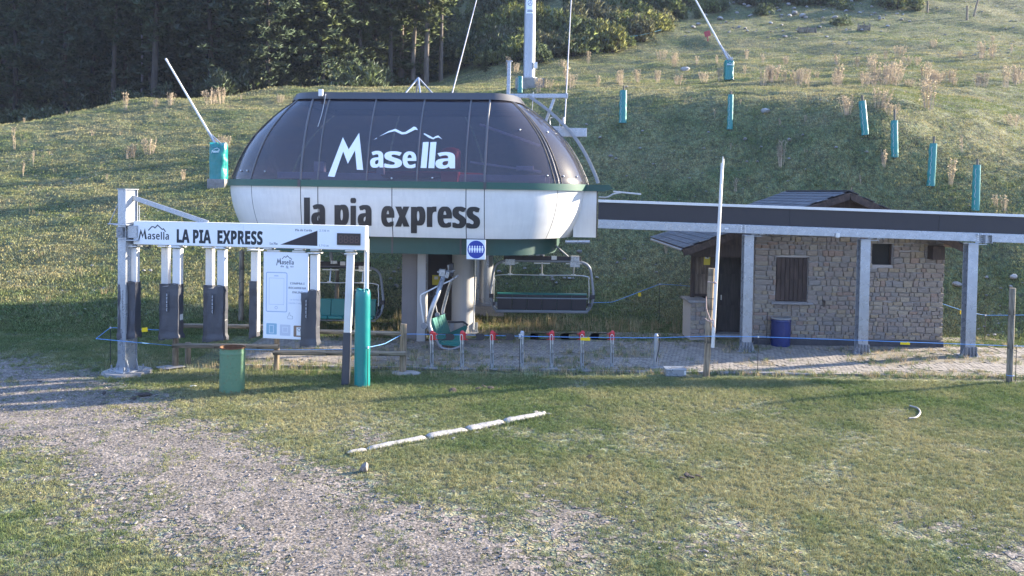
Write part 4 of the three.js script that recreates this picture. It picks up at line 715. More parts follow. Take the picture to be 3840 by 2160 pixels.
  const pad = thing('post_mat', 'tall turquoise padded mat wrapped round the right leg of the gantry', 'mat', [gp.x, 0, gp.z]);
  const hgt = gt.y, N = 40, pts = [];
  { const g = new THREE.CylinderGeometry(0.175, 0.18, hgt, N, 30, false, 0, Math.PI * 2); const p = g.attributes.position; for (let i = 0; i < p.count; i++) { const a = Math.atan2(p.getZ(i), p.getX(i)), y = p.getY(i) / hgt + 0.5, r = Math.hypot(p.getX(i), p.getZ(i)); if (r < 0.01) continue; const k = 1 + 0.03 * (fbm(a * 2.5 + 9, y * 7, 3) - 0.5) + (y > 0.985 ? -0.08 : 0); p.setXYZ(i, p.getX(i) * k, p.getY(i) + (y > 0.97 ? 0.02 * Math.sin(a * 9) : 0), p.getZ(i) * k * 0.9); } g.computeVertexNormals(); const m = part('mat', g.translate(0, hgt / 2, 0), M.teal, pad); m.rotation.z = 0.004; }
  part('seam', tube([V3(0.172, 0.02, 0.02), V3(0.176, hgt * 0.5, 0.02), V3(0.17, hgt * 0.98, 0.02)], 0.008, 5, 20), M.teal, pad);
  const cr = part('fold', [0.4, 1.3, 2.2, 2.9].map((a) => tube([V3(0.15 * Math.cos(a), hgt - 0.03, 0.14 * Math.sin(a)), V3(0.12 * Math.cos(a), hgt + 0.03, 0.11 * Math.sin(a)), V3(0.06 * Math.cos(a + 0.3), hgt + 0.0, 0.05 * Math.sin(a + 0.3))], 0.02, 5)), M.teal, pad);
}
// ---------------------------------------------------------------- hanging access readers
{
  const txt = canvasTex(64, 320, (c) => { c.fillStyle = '#3d3d44'; c.fillRect(0, 0, 64, 320); c.save(); c.translate(48, 310); c.rotate(-Math.PI / 2); c.fillStyle = '#d5d8de'; c.font = 'bold 46px sans-serif'; const w = c.measureText('AXESS').width; c.scale(296 / w, 1); c.fillText('AXESS', 0, 0); c.restore(); });
  const tm = mat(lin(0.85), 0.6, { map: txt });
  // [pole px left,right, pole top y, cover: left,right,top,bottom px, depth offset, label, has print]
  const rows = [
    [489, 516, 921, 456, 520, 1056, 1268, 0.0, 'covered access reader hanging beside the galvanised post', 1],
    [608, 634, 922, 606, 640, 1063, 1273, -0.35, 'narrow covered access reader hung behind the second wide one', 0],
    [651, 680, 924, 618, 680, 1064, 1271, 0.0, 'wide covered access reader below the word mark of the board', 1],
    [774, 800, 926, 770, 804, 1068, 1279, -0.35, 'narrow covered access reader under the second word of the board', 0],
    [818, 847, 928, 789, 847, 1071, 1279, 0.0, 'wide covered access reader with torn shiny hem above the green drum', 1],
    [944, 971, 936, 942, 970, 1053, 1264, -0.2, 'slim covered access reader hanging beside the white poster', 0],
    [1166, 1195, 947, 1138, 1195, 1087, 1298, 0.05, 'creased grey covered access reader overlapping the edge of the poster', 1],
  ];
  for (const [pl, pr, py, c0, c1, cy0, cy1, dz, label, print] of rows) {
    const a = G((pl + pr) / 2, py, dz), s = G(pr, py, dz).x - G(pl, py, dz).x, base = a.clone().applyMatrix4(GT.matrixWorld);
    const A = G(c0, cy0, dz), B = G(c1, cy0, dz), C = G((c0 + c1) / 2, cy1, dz), yT = G((c0 + c1) / 2, cy0, dz).y;
    const t = thing('access_reader', label, 'access gate', [base.x, 0, base.z], gYaw, 'hanging access readers');
    part('pole', [box(s * 0.66, a.y - C.y - 0.1, s * 0.5, -s * 0.16, (a.y + C.y) / 2, 0.0), box(s * 0.34, a.y - C.y - 0.1, s * 0.72, s * 0.34, (a.y + C.y) / 2, -0.02)], M.alu, t);
    part('top_plate', box(s * 1.6, 0.025, s * 1.5, 0, a.y - 0.01, 0), M.alu, t);
    // fabric cover: crumpled sleeve round the reader head
    const w = B.x - A.x, hh = yT - C.y, cx = (A.x + B.x) / 2 - a.x, g = new THREE.BoxGeometry(w, hh, print ? 0.24 : 0.16, 8, 26, 4), p = g.attributes.position;
    const sd = pl * 0.37;
    for (let i = 0; i < p.count; i++) {
      let x = p.getX(i), y = p.getY(i), z = p.getZ(i); const v = y / hh + 0.5, k = 1 + (v < 0.08 ? 0.12 : 0);
      const n = fbm(x * 7 + sd, y * 3.2 + sd, 3) - 0.5, n2 = fbm(x * 4 + sd + 9, y * 6, 3) - 0.5;
      if (print && x < -w * 0.1) y -= 0.06 * sst(0.93, 1, v) + 0.0; 
      if (v < 0.02) y += 0.09 * (fbm(x * 11 + sd, z * 9, 2) - 0.3) + (x / w) * 0.04;
      p.setXYZ(i, x * k + 0.03 * n2 * (print ? 1 : 0.5), y, z * k + 0.05 * n * (z > 0 ? 1 : -1));
    }
    const cov = part('cover', uvm(toCreasedNormals(mergeVertices(g.deleteAttribute('normal').deleteAttribute('uv')), 0.7), 2.2).translate(cx, (yT + C.y) / 2, 0.02), M.cover, t);
    if (print) part('cover_print', new THREE.PlaneGeometry(0.042, hh * 0.36, 1, 8).translate(cx - w * 0.12, yT - hh * 0.32, 0.185), tm, cov);
    if (print) part('drawstring', tube([V3(-s * 0.5, yT + 0.0, 0.1), V3(0, yT + 0.02, 0.12), V3(s * 0.6, yT - 0.02, 0.1), V3(s * 0.9, yT - 0.12, 0.12)], 0.008, 5), M.black, cov);
  }
  // last reader pole, taped down to the ground
  const a = G(1315, 951, 0.02), f = atH(1296, 1444).applyMatrix4(gInv); const o = GT.matrixWorld;
  const t = thing('access_reader', 'long white reader pole with dark taped lower half standing beside turquoise mat', 'access gate', [0, 0, 0], 0, 'hanging access readers');
  const top = a.clone().applyMatrix4(o), ft = f.clone().applyMatrix4(o), md = top.clone().lerp(ft, 0.60);
  part('pole', [beam(top, md, 0.16, 0.15, V3(0, 0, 1))], M.alu, t); part('top_plate', box(0.26, 0.03, 0.22, top.x, top.y, top.z), M.alu, t);
  part('tape_sleeve', beam(md, ft, 0.175, 0.165, V3(0, 0, 1)), M.cover, t);
  part('cable', tube([P(1330, 1086, 18.7), P(1332, 1100, 18.7), P(1326, 1200, 18.7), P(1320, 1230, 18.7)], 0.02, 6), M.black, t);
}
// ---------------------------------------------------------------- poster
{
  const A = G(989, 943, 0.03), B = G(1155, 1275, 0.03), w = B.x - A.x, h = A.y - B.y, c0 = V3((A.x + B.x) / 2, (A.y + B.y) / 2, 0.03).applyMatrix4(GT.matrixWorld);
  const t = thing('poster_panel', 'white hanging poster with phone drawing and coloured icons under the name board', 'poster', [c0.x, c0.y, c0.z], gYaw);
  part('board', box(w, h, 0.02, 0, 0, 0), M.signWhite, t);
  const W = 512, Hh = Math.round(512 * h / w);
  const tx = canvasTex(W, Hh, (c) => {
    const X = (x) => (x - 955) / (1388 - 955) * W, Y = (y) => (y - 160) / (1010 - 160) * Hh;
    c.fillStyle = '#eef1f6'; c.fillRect(0, 0, W, Hh); drawLogo(c, X(1078), Y(192), 108, '#1a2a3c');
    c.fillStyle = '#26364a'; c.font = 'bold 25px serif'; c.fillText('dia', X(1120), Y(306)); c.font = '44px serif'; c.fillText('&', X(1172), Y(316)); c.font = 'bold 22px serif'; c.fillText('NIT', X(1214), Y(306));
    c.strokeStyle = '#9fb2cf'; c.lineWidth = 9; const rrect = (x, y, w2, h2, r) => { c.beginPath(); c.moveTo(x + r, y); c.lineTo(x + w2 - r, y); c.quadraticCurveTo(x + w2, y, x + w2, y + r); c.lineTo(x + w2, y + h2 - r); c.quadraticCurveTo(x + w2, y + h2, x + w2 - r, y + h2); c.lineTo(x + r, y + h2); c.quadraticCurveTo(x, y + h2, x, y + h2 - r); c.lineTo(x, y + r); c.quadraticCurveTo(x, y, x + r, y); c.closePath(); };
    rrect(X(982), Y(360), X(1184) - X(982), Y(745) - Y(360), 18); c.stroke(); c.strokeStyle = '#7d8ea8'; c.lineWidth = 2; c.strokeRect(X(1010), Y(415), X(1155) - X(1010), Y(674) - Y(415)); c.fillStyle = '#b3c0d6'; c.fillRect(X(1058), Y(388), 50, 10);
    c.beginPath(); c.arc(X(1080), Y(706), 15, 0, 7); c.strokeStyle = '#7d8ea8'; c.lineWidth = 3; c.stroke();
    fitText(c, 'COMPRA I', X(1213), Y(472), X(1355) - X(1213), 30, 'bold $px sans-serif', '#3b4554'); fitText(c, 'RECARREGA', X(1198), Y(516), X(1370) - X(1198), 30, 'bold $px sans-serif', '#3b4554'); fitText(c, 'ONLINE', X(1234), Y(559), X(1338) - X(1234), 30, 'bold $px sans-serif', '#3b4554');
    fitText(c, 'La forma més', X(1212), Y(628), X(1350) - X(1212), 21, '$px sans-serif', '#a9b6c9'); fitText(c, 'ràpida i segura', X(1200), Y(662), X(1360) - X(1200), 21, '$px sans-serif', '#a9b6c9');
    c.strokeStyle = '#6d7786'; c.lineWidth = 3; c.beginPath(); c.moveTo(X(1196), Y(812)); c.quadraticCurveTo(X(1182), Y(788), X(1200), Y(784)); c.lineTo(X(1206), Y(752)); c.lineTo(X(1214), Y(752)); c.lineTo(X(1216), Y(778)); c.lineTo(X(1242), Y(786)); c.lineTo(X(1240), Y(812)); c.closePath(); c.stroke();
    c.fillStyle = '#8fb6cc'; rrect(X(985), Y(862), 122, 122, 10); c.fill(); c.fillStyle = '#c9cfdd'; rrect(X(1118), Y(870), 122, 122, 10); c.fill(); c.fillStyle = '#8a715f'; rrect(X(1252), Y(876), 122, 122, 10); c.fill();
    c.strokeStyle = '#e8eef4'; c.lineWidth = 5; c.strokeRect(X(1015), Y(882), 48, 84); c.strokeRect(X(1146), Y(895), 56, 56); c.fillStyle = '#eceff2'; c.fillRect(X(1280), Y(892), 60, 90); c.strokeStyle = '#4a423c'; c.lineWidth = 4; c.beginPath(); c.arc(X(1306), Y(915), 16, 0, 7); c.stroke();
  });
  part('print', new THREE.PlaneGeometry(w * 0.985, h * 0.992).translate(0, 0, 0.0135), mat(lin(0.95), 0.4, { map: tx }), t);
  part('hanging_clip', [box(0.3, 0.04, 0.06, -w * 0.28, h / 2 + 0.02, 0), box(0.3, 0.04, 0.06, w * 0.28, h / 2 + 0.02, 0)], M.alu, t);
}
// ---------------------------------------------------------------- drums
{
  const b = atH(870, 1468), s = F / -b.z, r = 47.5 / s, h = P(870, 1302, -b.z).y;
  const t = thing('oil_drum', 'open green steel drum with rusty rim and white paint patch on the grass', 'drum', [b.x, 0, b.z]);
  const paint = canvasTex(512, 512, (c) => {
    c.fillStyle = '#5c8062'; c.fillRect(0, 0, 512, 512); const keep = seed; seed = 99;
    for (let i = 0; i < 900; i++) { const v = rnd(); c.fillStyle = v < 0.5 ? 'rgba(78,112,84,0.25)' : v < 0.85 ? 'rgba(112,140,104,0.2)' : 'rgba(120,86,60,0.18)'; c.fillRect(rnd() * 512, rnd() * 512, 2 + rnd() * 18, 2 + rnd() * 24); }
    for (let i = 0; i < 160; i++) { c.fillStyle = `rgba(${120 + rnd() * 40},${70 + rnd() * 20},40,${0.3 + rnd() * 0.5})`; const y = 512 - Math.pow(rnd(), 2) * 42; c.fillRect(rnd() * 512, y, 3 + rnd() * 9, 2 + rnd() * 8); }
    for (let i = 0; i < 60; i++) { c.fillStyle = 'rgba(140,80,45,0.6)'; c.fillRect(rnd() * 512, rnd() * 16, 4 + rnd() * 12, 2 + rnd() * 5); }
    c.fillStyle = '#dfe6dd'; c.beginPath(); const cx = 0.20 * 512; [[-14, -30], [8, -48], [30, -40], [34, 0], [28, 34], [6, 38], [-10, 22], [-18, -4]].forEach(([x, y], i) => (i ? c.lineTo(cx + x, 170 + y) : c.moveTo(cx + x, 170 + y))); c.fill(); seed = keep;
  });
  const pr = []; for (let i = 0; i <= 40; i++) { const v = i / 40; let k = 1; for (const q of [0.12, 0.45]) k += 0.035 * Math.exp(-Math.pow((v - (1 - q)) / 0.012, 2)) * (q < 0.2 ? 1 : 0.35); if (v > 0.98 || v < 0.015) k += 0.03; pr.push([r * k * 0.97, h * v]); }
  const skin = lathe(pr, 56); part('shell', skin, phys(lin(1), 0.5, { map: paint, clearcoat: 0.15 }), t);
  part('lining', lathe([[r * 0.94, h * 0.985], [r * 0.94, 0.06], [0, 0.06]], 40), M.rust, t);
  part('rim', new THREE.TorusGeometry(r * 0.975, 0.012, 8, 48).rotateX(Math.PI / 2).translate(0, h, 0), M.rust, t);
  t.rotation.y = 0.9; t.rotation.z = -0.012;
  const b2 = atH(2926, 1300), s2 = F / -b2.z, r2 = 36 / s2, h2 = P(2926, 1190, -b2.z).y;
  const u = thing('plastic_drum', 'blue plastic drum with pale lid standing against the stone hut', 'drum', [b2.x, 0, b2.z]);
  part('shell', lathe([[0, 0.01], [r2 * 0.93, 0.01], [r2 * 0.98, 0.05], [r2 * 1.0, h2 * 0.3], [r2 * 1.0, h2 * 0.86], [r2 * 1.04, h2 * 0.88], [r2 * 1.04, h2 * 0.91], [r2 * 0.98, h2 * 0.93], [r2 * 0.98, h2 * 0.97]], 48), M.drumBlue, u);
  part('lid', lathe([[r2 * 0.99, h2 * 0.955], [r2 * 1.05, h2 * 0.96], [r2 * 1.05, h2 * 1.0], [r2 * 0.95, h2 * 1.01], [r2 * 0.9, h2 * 0.985], [0, h2 * 0.99]], 48), mat(lin(0.40, 0.385, 0.36), 0.7, { map: tMott }), u);
}
// ---------------------------------------------------------------- wooden rail fence
{
  const t = thing('rail_fence', 'low round-timber rail fence behind the gantry', 'fence');
  const posts = [[657, 1380, 1268, 0.075], [1036, 1388, 1262, 0.07], [1510, 1401, 1214, 0.085]].map(([x, y, y2, r]) => { const b = atH(x, y), top = P(x, y2, -b.z).y; part('post', uvm(rod(V3(b.x, -0.1, b.z), V3(b.x + 0.01, top, b.z), r, r * 0.95, 12)), M.wood, t); return b; });
  const rail = (x0, y0, x1, y1, d0, d1, r, m) => part('rail', (() => { const g = rod(P(x0, y0, d0), P(x1, y1, d1), r, r, 12); const uv = g.attributes.uv; for (let i = 0; i < uv.count; i++) uv.setXY(i, uv.getX(i) * 0.4, uv.getY(i) * 2.5); return g; })(), m, t);
  rail(648, 1296, 1045, 1300, 20.35, 20.15, 0.062, M.woodGrey); rail(1025, 1322, 1522, 1326, 20.1, 20.05, 0.062, M.woodGrey);
  rail(630, 1221, 1000, 1225, 20.6, 20.5, 0.058, M.woodGrey); rail(985, 1238, 1518, 1252, 20.45, 20.4, 0.058, M.woodGrey);
  const b1 = posts[0]; part('back_post', uvm(rod(V3(b1.x + 0.12, -0.1, b1.z - 0.5), V3(b1.x + 0.12, 0.55, b1.z - 0.5), 0.07, 0.07, 10)), M.wood, t);
  const f1 = atH(1010, 1408); part('stone_footing', LUMPS[0].clone().scale(0.42, 0.07, 0.24).translate(posts[2].x + 0.1, 0.03, posts[2].z + 0.05), M.concrete, t); part('stone_footing', LUMPS[1].clone().scale(0.4, 0.06, 0.26).translate(posts[0].x - 0.1, 0.03, posts[0].z + 0.05), M.concrete, t);
}
// ---------------------------------------------------------------- loading gates
{
  const xs = [1619, 1732, 1844, 1956, 2068, 2182, 2294], ys = [1385, 1387, 1388, 1384, 1388, 1387, 1387];
  const names = ['first loading gate beside the light station column, red capped', 'red capped loading gate second from the light station column', 'red capped loading gate third from the light station column', 'plain grey middle post of the loading gate row', 'red capped loading gate next to the grey middle post on its hut side', 'red capped loading gate with the yellow rope tag', 'last red capped loading gate on the hut side of the row'];
  xs.forEach((px, i) => {
    const b = atH(px, ys[i]), top = P(px, 1245, -b.z).y, t = thing('loading_gate', names[i], 'turnstile', [b.x, 0, b.z], 0, 'row of loading gates'), red = i !== 3, sg = i < 3 ? 1 : -1;
    part('post', new THREE.CylinderGeometry(0.045, 0.05, top, 16).translate(0, top / 2 - 0.01, 0), M.galv, t);
    part('foot_plate', box(0.3, 0.04, 0.3, 0, 0.045, 0), M.concrete, t);
    if (red) part('cap', [lathe([[0.057, 0], [0.06, 0.02], [0.06, 0.17], [0.05, 0.21], [0.025, 0.235], [0, 0.24]], 18).translate(0, top - 0.2, 0), box(0.1, 0.18, 0.09, sg * 0.03, top - 0.1, 0.0)], M.red, t);
    else { part('cap', lathe([[0.052, 0], [0.055, 0.12], [0.03, 0.15], [0, 0.155]], 16).translate(0, top - 0.12, 0), M.galv, t); part('ring', [0, 1, 2].map((k) => new THREE.TorusGeometry(0.03, 0.012, 6, 14).rotateX(Math.PI / 2).translate(-0.05, top - 0.06 - 0.045 * k, 0.03)), M.alu, t); }
    part('wire_hook', tube([V3(-0.02, top - 0.52, 0.06), V3(-0.05, top - 0.12, 0.07), V3(-0.02, top - 0.05, 0.07), V3(0.015, top - 0.1, 0.07), V3(0.01, top - 0.3, 0.06)], 0.009, 6), M.alu, t);
    part('strap', tube([V3(-0.02, top - 0.3, 0.065), V3(0.0, top - 0.6, 0.06), V3(0.012, top - 0.78, 0.055)], 0.008, 5), M.black, t);
    if (red) {
      const arm = part('arm', [rod(V3(sg * 0.05, top - 0.05, 0), V3(sg * 0.14, top - 0.055, 0), 0.012, 0.012, 6), rod(V3(sg * 0.05, top - 0.19, 0), V3(sg * 0.14, top - 0.195, 0), 0.012, 0.009, 6)], M.red, t);
      const s = new THREE.Shape(); s.moveTo(0.06, -0.205); s.lineTo(0.46, -0.205); s.quadraticCurveTo(0.56, -0.205, 0.56, -0.12); s.quadraticCurveTo(0.56, -0.04, 0.46, -0.04); s.lineTo(0.06, -0.04); s.closePath();
      const o = new THREE.Path(); o.moveTo(0.09, -0.185); o.lineTo(0.33, -0.185); o.quadraticCurveTo(0.37, -0.12, 0.33, -0.06); o.lineTo(0.09, -0.06); o.closePath(); s.holes.push(o);
      const g = new THREE.ExtrudeGeometry(s, { depth: 0.015, bevelEnabled: false }); if (sg < 0) g.scale(-1, 1, 1); part('paddle', g.translate(0, top, -0.03), M.dark, arm);
    }
  });
  const b = atH(2458, 1386), top = P(2458, 1250, -b.z).y, t = thing('steel_post', 'single round steel post with black strap standing near the grey metal box', 'post', [b.x, 0, b.z]);
  part('post', lathe([[0.058, 0], [0.056, top - 0.06], [0.04, top - 0.01], [0, top]], 18), M.galv, t); part('foot_plate', box(0.32, 0.04, 0.3, 0.02, 0.05, 0), M.concrete, t);
  part('strap', tube([V3(0.02, top - 0.08, 0.06), V3(0.09, top - 0.14, 0.05), V3(0.06, top - 0.4, 0.06), V3(0.0, top - 0.72, 0.06)], 0.012, 6), M.black, t);
}
// ---------------------------------------------------------------- posts, box, litter on the ground
M.looseStone = mat(lin(0.52, 0.49, 0.45), 0.9, { map: tMott, bumpMap: tBump, bumpScale: 0.008 });
{
  const b = atH(2648, 1412), top = P(2668, 1006, -b.z + 0.02);
  const t = thing('timber_post', 'round timber post with white pole strapped to it in front of the hut door', 'post', [b.x, 0, b.z]);
  part('trunk', uvm(rod(V3(0, -0.1, 0), top.clone().sub(b), 0.083, 0.08, 16), 1.2), M.wood, t);
  for (const py of [1118, 1158, 1262, 1280]) { const q = P(2667 - (py - 1118) * 0.03, py, -b.z).sub(b); part('band', new THREE.TorusGeometry(0.105, 0.006, 5, 22).rotateX(Math.PI / 2).scale(1.05, 1, 1).translate(q.x + 0.0, q.y, 0), M.black, t); }
  const lo = P(2664, 1300, -b.z - 0.0).sub(b).add(V3(0.03, 0, 0.1)), hi = P(2707, 612, -b.z).sub(b).add(V3(0, 0, 0.05));
  const p = solo('white_pole', [rod(lo.clone().add(b), hi.clone().add(b), 0.045, 0.038, 14)], M.alu, 'tall white pole tied to timber post, leaning across the dark rail panel', 'pole');
  part('line', [tube([hi.clone().add(b).add(V3(0.03, 0.1, 0.02)), P(2704, 740, 19.7), P(2699, 850, 19.8)], 0.007, 4), rod(hi.clone().add(b), hi.clone().add(b).add(V3(0.012, 0.16, 0)), 0.012)], M.alu, p);
  part('tie_rope', [tube([P(2648, 1112, 19.95), P(2650, 1160, 19.95), P(2665, 1200, 19.9), P(2676, 1225, 19.9)], 0.012, 5), tube([P(2644, 1195, 19.95), P(2660, 1205, 19.9), P(2676, 1200, 19.9), P(2679, 1228, 19.9)], 0.014, 5), rod(P(2653, 1057, 19.95), P(2682, 1060, 19.9), 0.012), new THREE.SphereGeometry(0.035, 8, 6).translate(...P(2681, 1060, 19.9).toArray())], mat(lin(0.42, 0.30, 0.26), 0.9), p);
  const b2 = atH(3785, 1434), top2 = P(3797, 1080, -b2.z); const u = thing('timber_post', 'plain round timber post standing alone beyond the last rail column', 'post', [b2.x, 0, b2.z]);
  part('trunk', uvm(rod(V3(0, -0.1, 0), top2.clone().sub(b2), 0.075, 0.072, 16), 1.2), M.woodGrey, u); part('band', new THREE.TorusGeometry(0.082, 0.008, 5, 22).rotateX(Math.PI / 2).translate(0.01, P(3785, 1407, -b2.z).y, 0), M.blueRope, u);
  const c = atH(2530, 1408); const m = thing('metal_box', 'low grey metal junction box lying on the edge of the paving', 'box', [c.x, 0, c.z], 0.03);
  part('body', box(0.5, 0.16, 0.3, 0, 0.085, 0, 0, 0, 0, 0.012), M.galv, m); part('lid', box(0.53, 0.03, 0.33, 0, 0.18, 0, 0.03, 0, 0, 0.008), M.galv, m); part('hinge', box(0.05, 0.1, 0.02, 0.22, 0.1, 0.16), M.alu, m);
  // background poles behind gantry
  for (const [px, y0, y1, r, label] of [[904, 1205, 940, 0.085, 'weathered timber pole standing behind the rail fence'], [1262, 1150, 985, 0.075, 'pale timber pole standing between the hanging chair and gantry']]) { const q = hit(px, y0, 22), tp = P(px + 3, y1, -q.z); const o = thing('timber_pole', label, 'pole', [q.x, q.y, q.z]); part('trunk', uvm(rod(V3(0, -0.2, 0), tp.sub(q), r, r * 0.92, 14), 1.2), M.woodGrey, o); part('wire', [0.35, 0.6].map((k) => new THREE.TorusGeometry(r * 1.05, 0.006, 5, 18).rotateX(Math.PI / 2).rotateZ(0.5).translate(0, 1.6 * k + 0.3, 0)), M.black, o); }
  // broken concrete edging half sunk in the grass
  const e0 = atH(1300, 1704), e1 = atH(2045, 1556), dirE = e1.clone().sub(e0), cuts = [0, 0.085, 0.36, 0.56, 0.76, 0.99], yaw = Math.atan2(-dirE.z, dirE.x);
  const K = thing('concrete_edging', 'long broken strip of white concrete edging sunk in the meadow', 'edging', [e0.x, 0, e0.z]);
  const white3 = mat(lin(0.54, 0.51, 0.465), 0.88, { map: tMott, bumpMap: tBump, bumpScale: 0.012 });
  for (let i = 0; i < 5; i++) { const a = cuts[i] + 0.003, q = cuts[i + 1] - 0.003, len = (q - a) * dirE.length(), mid = (a + q) / 2, w = [0.06, 0.085, 0.105, 0.12, 0.11][i]; const g = mergeVertices(new THREE.BoxGeometry(len, 0.14, w * 1.7, Math.max(4, Math.round(len * 14)), 2, 5).deleteAttribute('normal').deleteAttribute('uv')), p2 = g.attributes.position; for (let k = 0; k < p2.count; k++) { const X = p2.getX(k), Y = p2.getY(k), zz = p2.getZ(k), ed = Math.abs(zz) / (w * 0.85), en = sst(len / 2 - 0.07, len / 2, Math.abs(X)); p2.setXYZ(k, X * (1 - 0.02 * en * hash(k, i)), Y + (Y > 0 ? -0.035 * ed * ed * ed - 0.03 * en + 0.03 * (fbm(X * 5 + i * 7, zz * 9, 3) - 0.5) : 0), zz * (1 + 0.5 * (fbm(X * 4 + i, Math.sign(zz) * 3 + 5, 3) - 0.5))); } const o = part('segment', uvm(toCreasedNormals(g, 0.7)), white3, K); o.position.set(dirE.x * mid, -0.006 + [0, 0.004, 0.01, 0.014, 0.014][i], dirE.z * mid); o.rotation.y = yaw + [0, 0.01, -0.01, 0.012, 0][i]; }
  for (const [px, py, s] of [[1915, 1570, 0.05], [1950, 1567, 0.045], [1808, 1592, 0.05], [2010, 1550, 0.06], [2040, 1553, 0.07], [2060, 1556, 0.05], [1700, 1648, 0.05], [1785, 1626, 0.05]]) { const q = atH(px, py); const o = solo('concrete_chunk', pick(LUMPS), white3, 'small white chunk broken off the concrete edging', 'rubble', 'chunks along the concrete edging'); o.position.set(q.x, 0.02, q.z); o.scale.set(s * rr(1, 1.6), s * 0.7, s); o.rotation.y = rr(0, 6); }
  { const eg = []; for (let i = 0; i < 260; i++) { const t = rnd(), sd2 = rnd() < 0.5 ? -1 : 1, nx = dirE.z, nz = -dirE.x, ln = Math.hypot(nx, nz), o2 = sd2 * rr(0.09, 0.16); const X = e0.x + dirE.x * t + nx / ln * o2, zz = e0.z + dirE.z * t + nz / ln * o2; eg.push({ p: V3(X, 0, zz), ry: rr(0, 6), s: V3(1, 1, 1).multiplyScalar(rr(0.9, 2.0)), c: bladeColor(X, zz) }); } copies('edging_grass', tuft(12, 0.045, 0.006, 0.04, 55, 0.9), M.blade, eg); }
  for (let i = 0; i < 30; i++) { let q; do { q = atH(rr(150, 2100), rr(1560, 2120)); } while (gravelness(q.x, q.z) < -0.4); const s = rr(0.018, 0.042), o = solo('loose_stone', pick(LUMPS), M.looseStone, 'loose pale stone lying on the gravel track', 'stone', 'loose stones on the gravel track'); o.position.set(q.x, s * 0.15, q.z); o.scale.set(s * rr(1, 1.7), s * 0.8, s * rr(0.8, 1.2)); o.rotation.y = rr(0, 6); }
  const hs = [[3412, 1527], [3440, 1536], [3450, 1552], [3436, 1570], [3408, 1574]].map(([x, y]) => atH(x, y).setY(0.03)); solo('hose_piece', tube(hs, 0.02, 8, 24), mat(lin(0.52, 0.49, 0.44), 0.7, { map: tMott }), 'short curved white hose lying in the grass', 'hose');
  const r1 = atH(1368, 1768); const rk = solo('rock', LUMP0[1], mat(lin(0.42, 0.36, 0.32), 0.9, { map: tMott, bumpMap: tBump, bumpScale: 0.01 }), 'upright grey rock below the thin end of the concrete edging', 'rock'); rk.position.set(r1.x, 0.06, r1.z); rk.scale.set(0.11, 0.13, 0.08); rk.rotation.set(0.2, 0.7, 0.3);
  const dung = mat(lin(0.055, 0.042, 0.035), 0.95, { bumpMap: tBump, bumpScale: 0.01 });
  for (const [px, py, s, l] of [[1698, 1470, 0.11], [1752, 1442, 0.10], [1790, 1462, 0.08], [1815, 1455, 0.07], [1840, 1458, 0.09], [538, 1484, 0.12], [500, 1498, 0.08], [150, 1436, 0.07], [715, 1246, 0.1], [1870, 1456, 0.06], [2590, 1792, 0.06], [2560, 1796, 0.05], [2615, 1788, 0.05], [2575, 1786, 0.055], [2632, 1795, 0.04], [2210, 1718, 0.05], [390, 1478, 0.06]]) { const q = atH(px, py); const o = solo('dirt_clod', pick(LUMPS), dung, 'dark brown clod of dung or earth lying on the ground', 'clod', 'dark clods on the meadow'); o.position.set(q.x, 0.02 + s * 0.1, q.z); o.scale.set(s * rr(1.1, 1.6), s * rr(0.3, 0.55), s * rr(0.7, 1.1)); o.rotation.set(rr(-0.3, 0.3), rr(0, 6), rr(-0.3, 0.3)); }
  const lt = atH(722, 1452); const lo2 = solo('litter', LUMPS[3], M.alu, 'crumpled white scrap lying on the grass near the green drum', 'litter'); lo2.position.set(lt.x, 0.03, lt.z); lo2.scale.set(0.11, 0.03, 0.05);
}
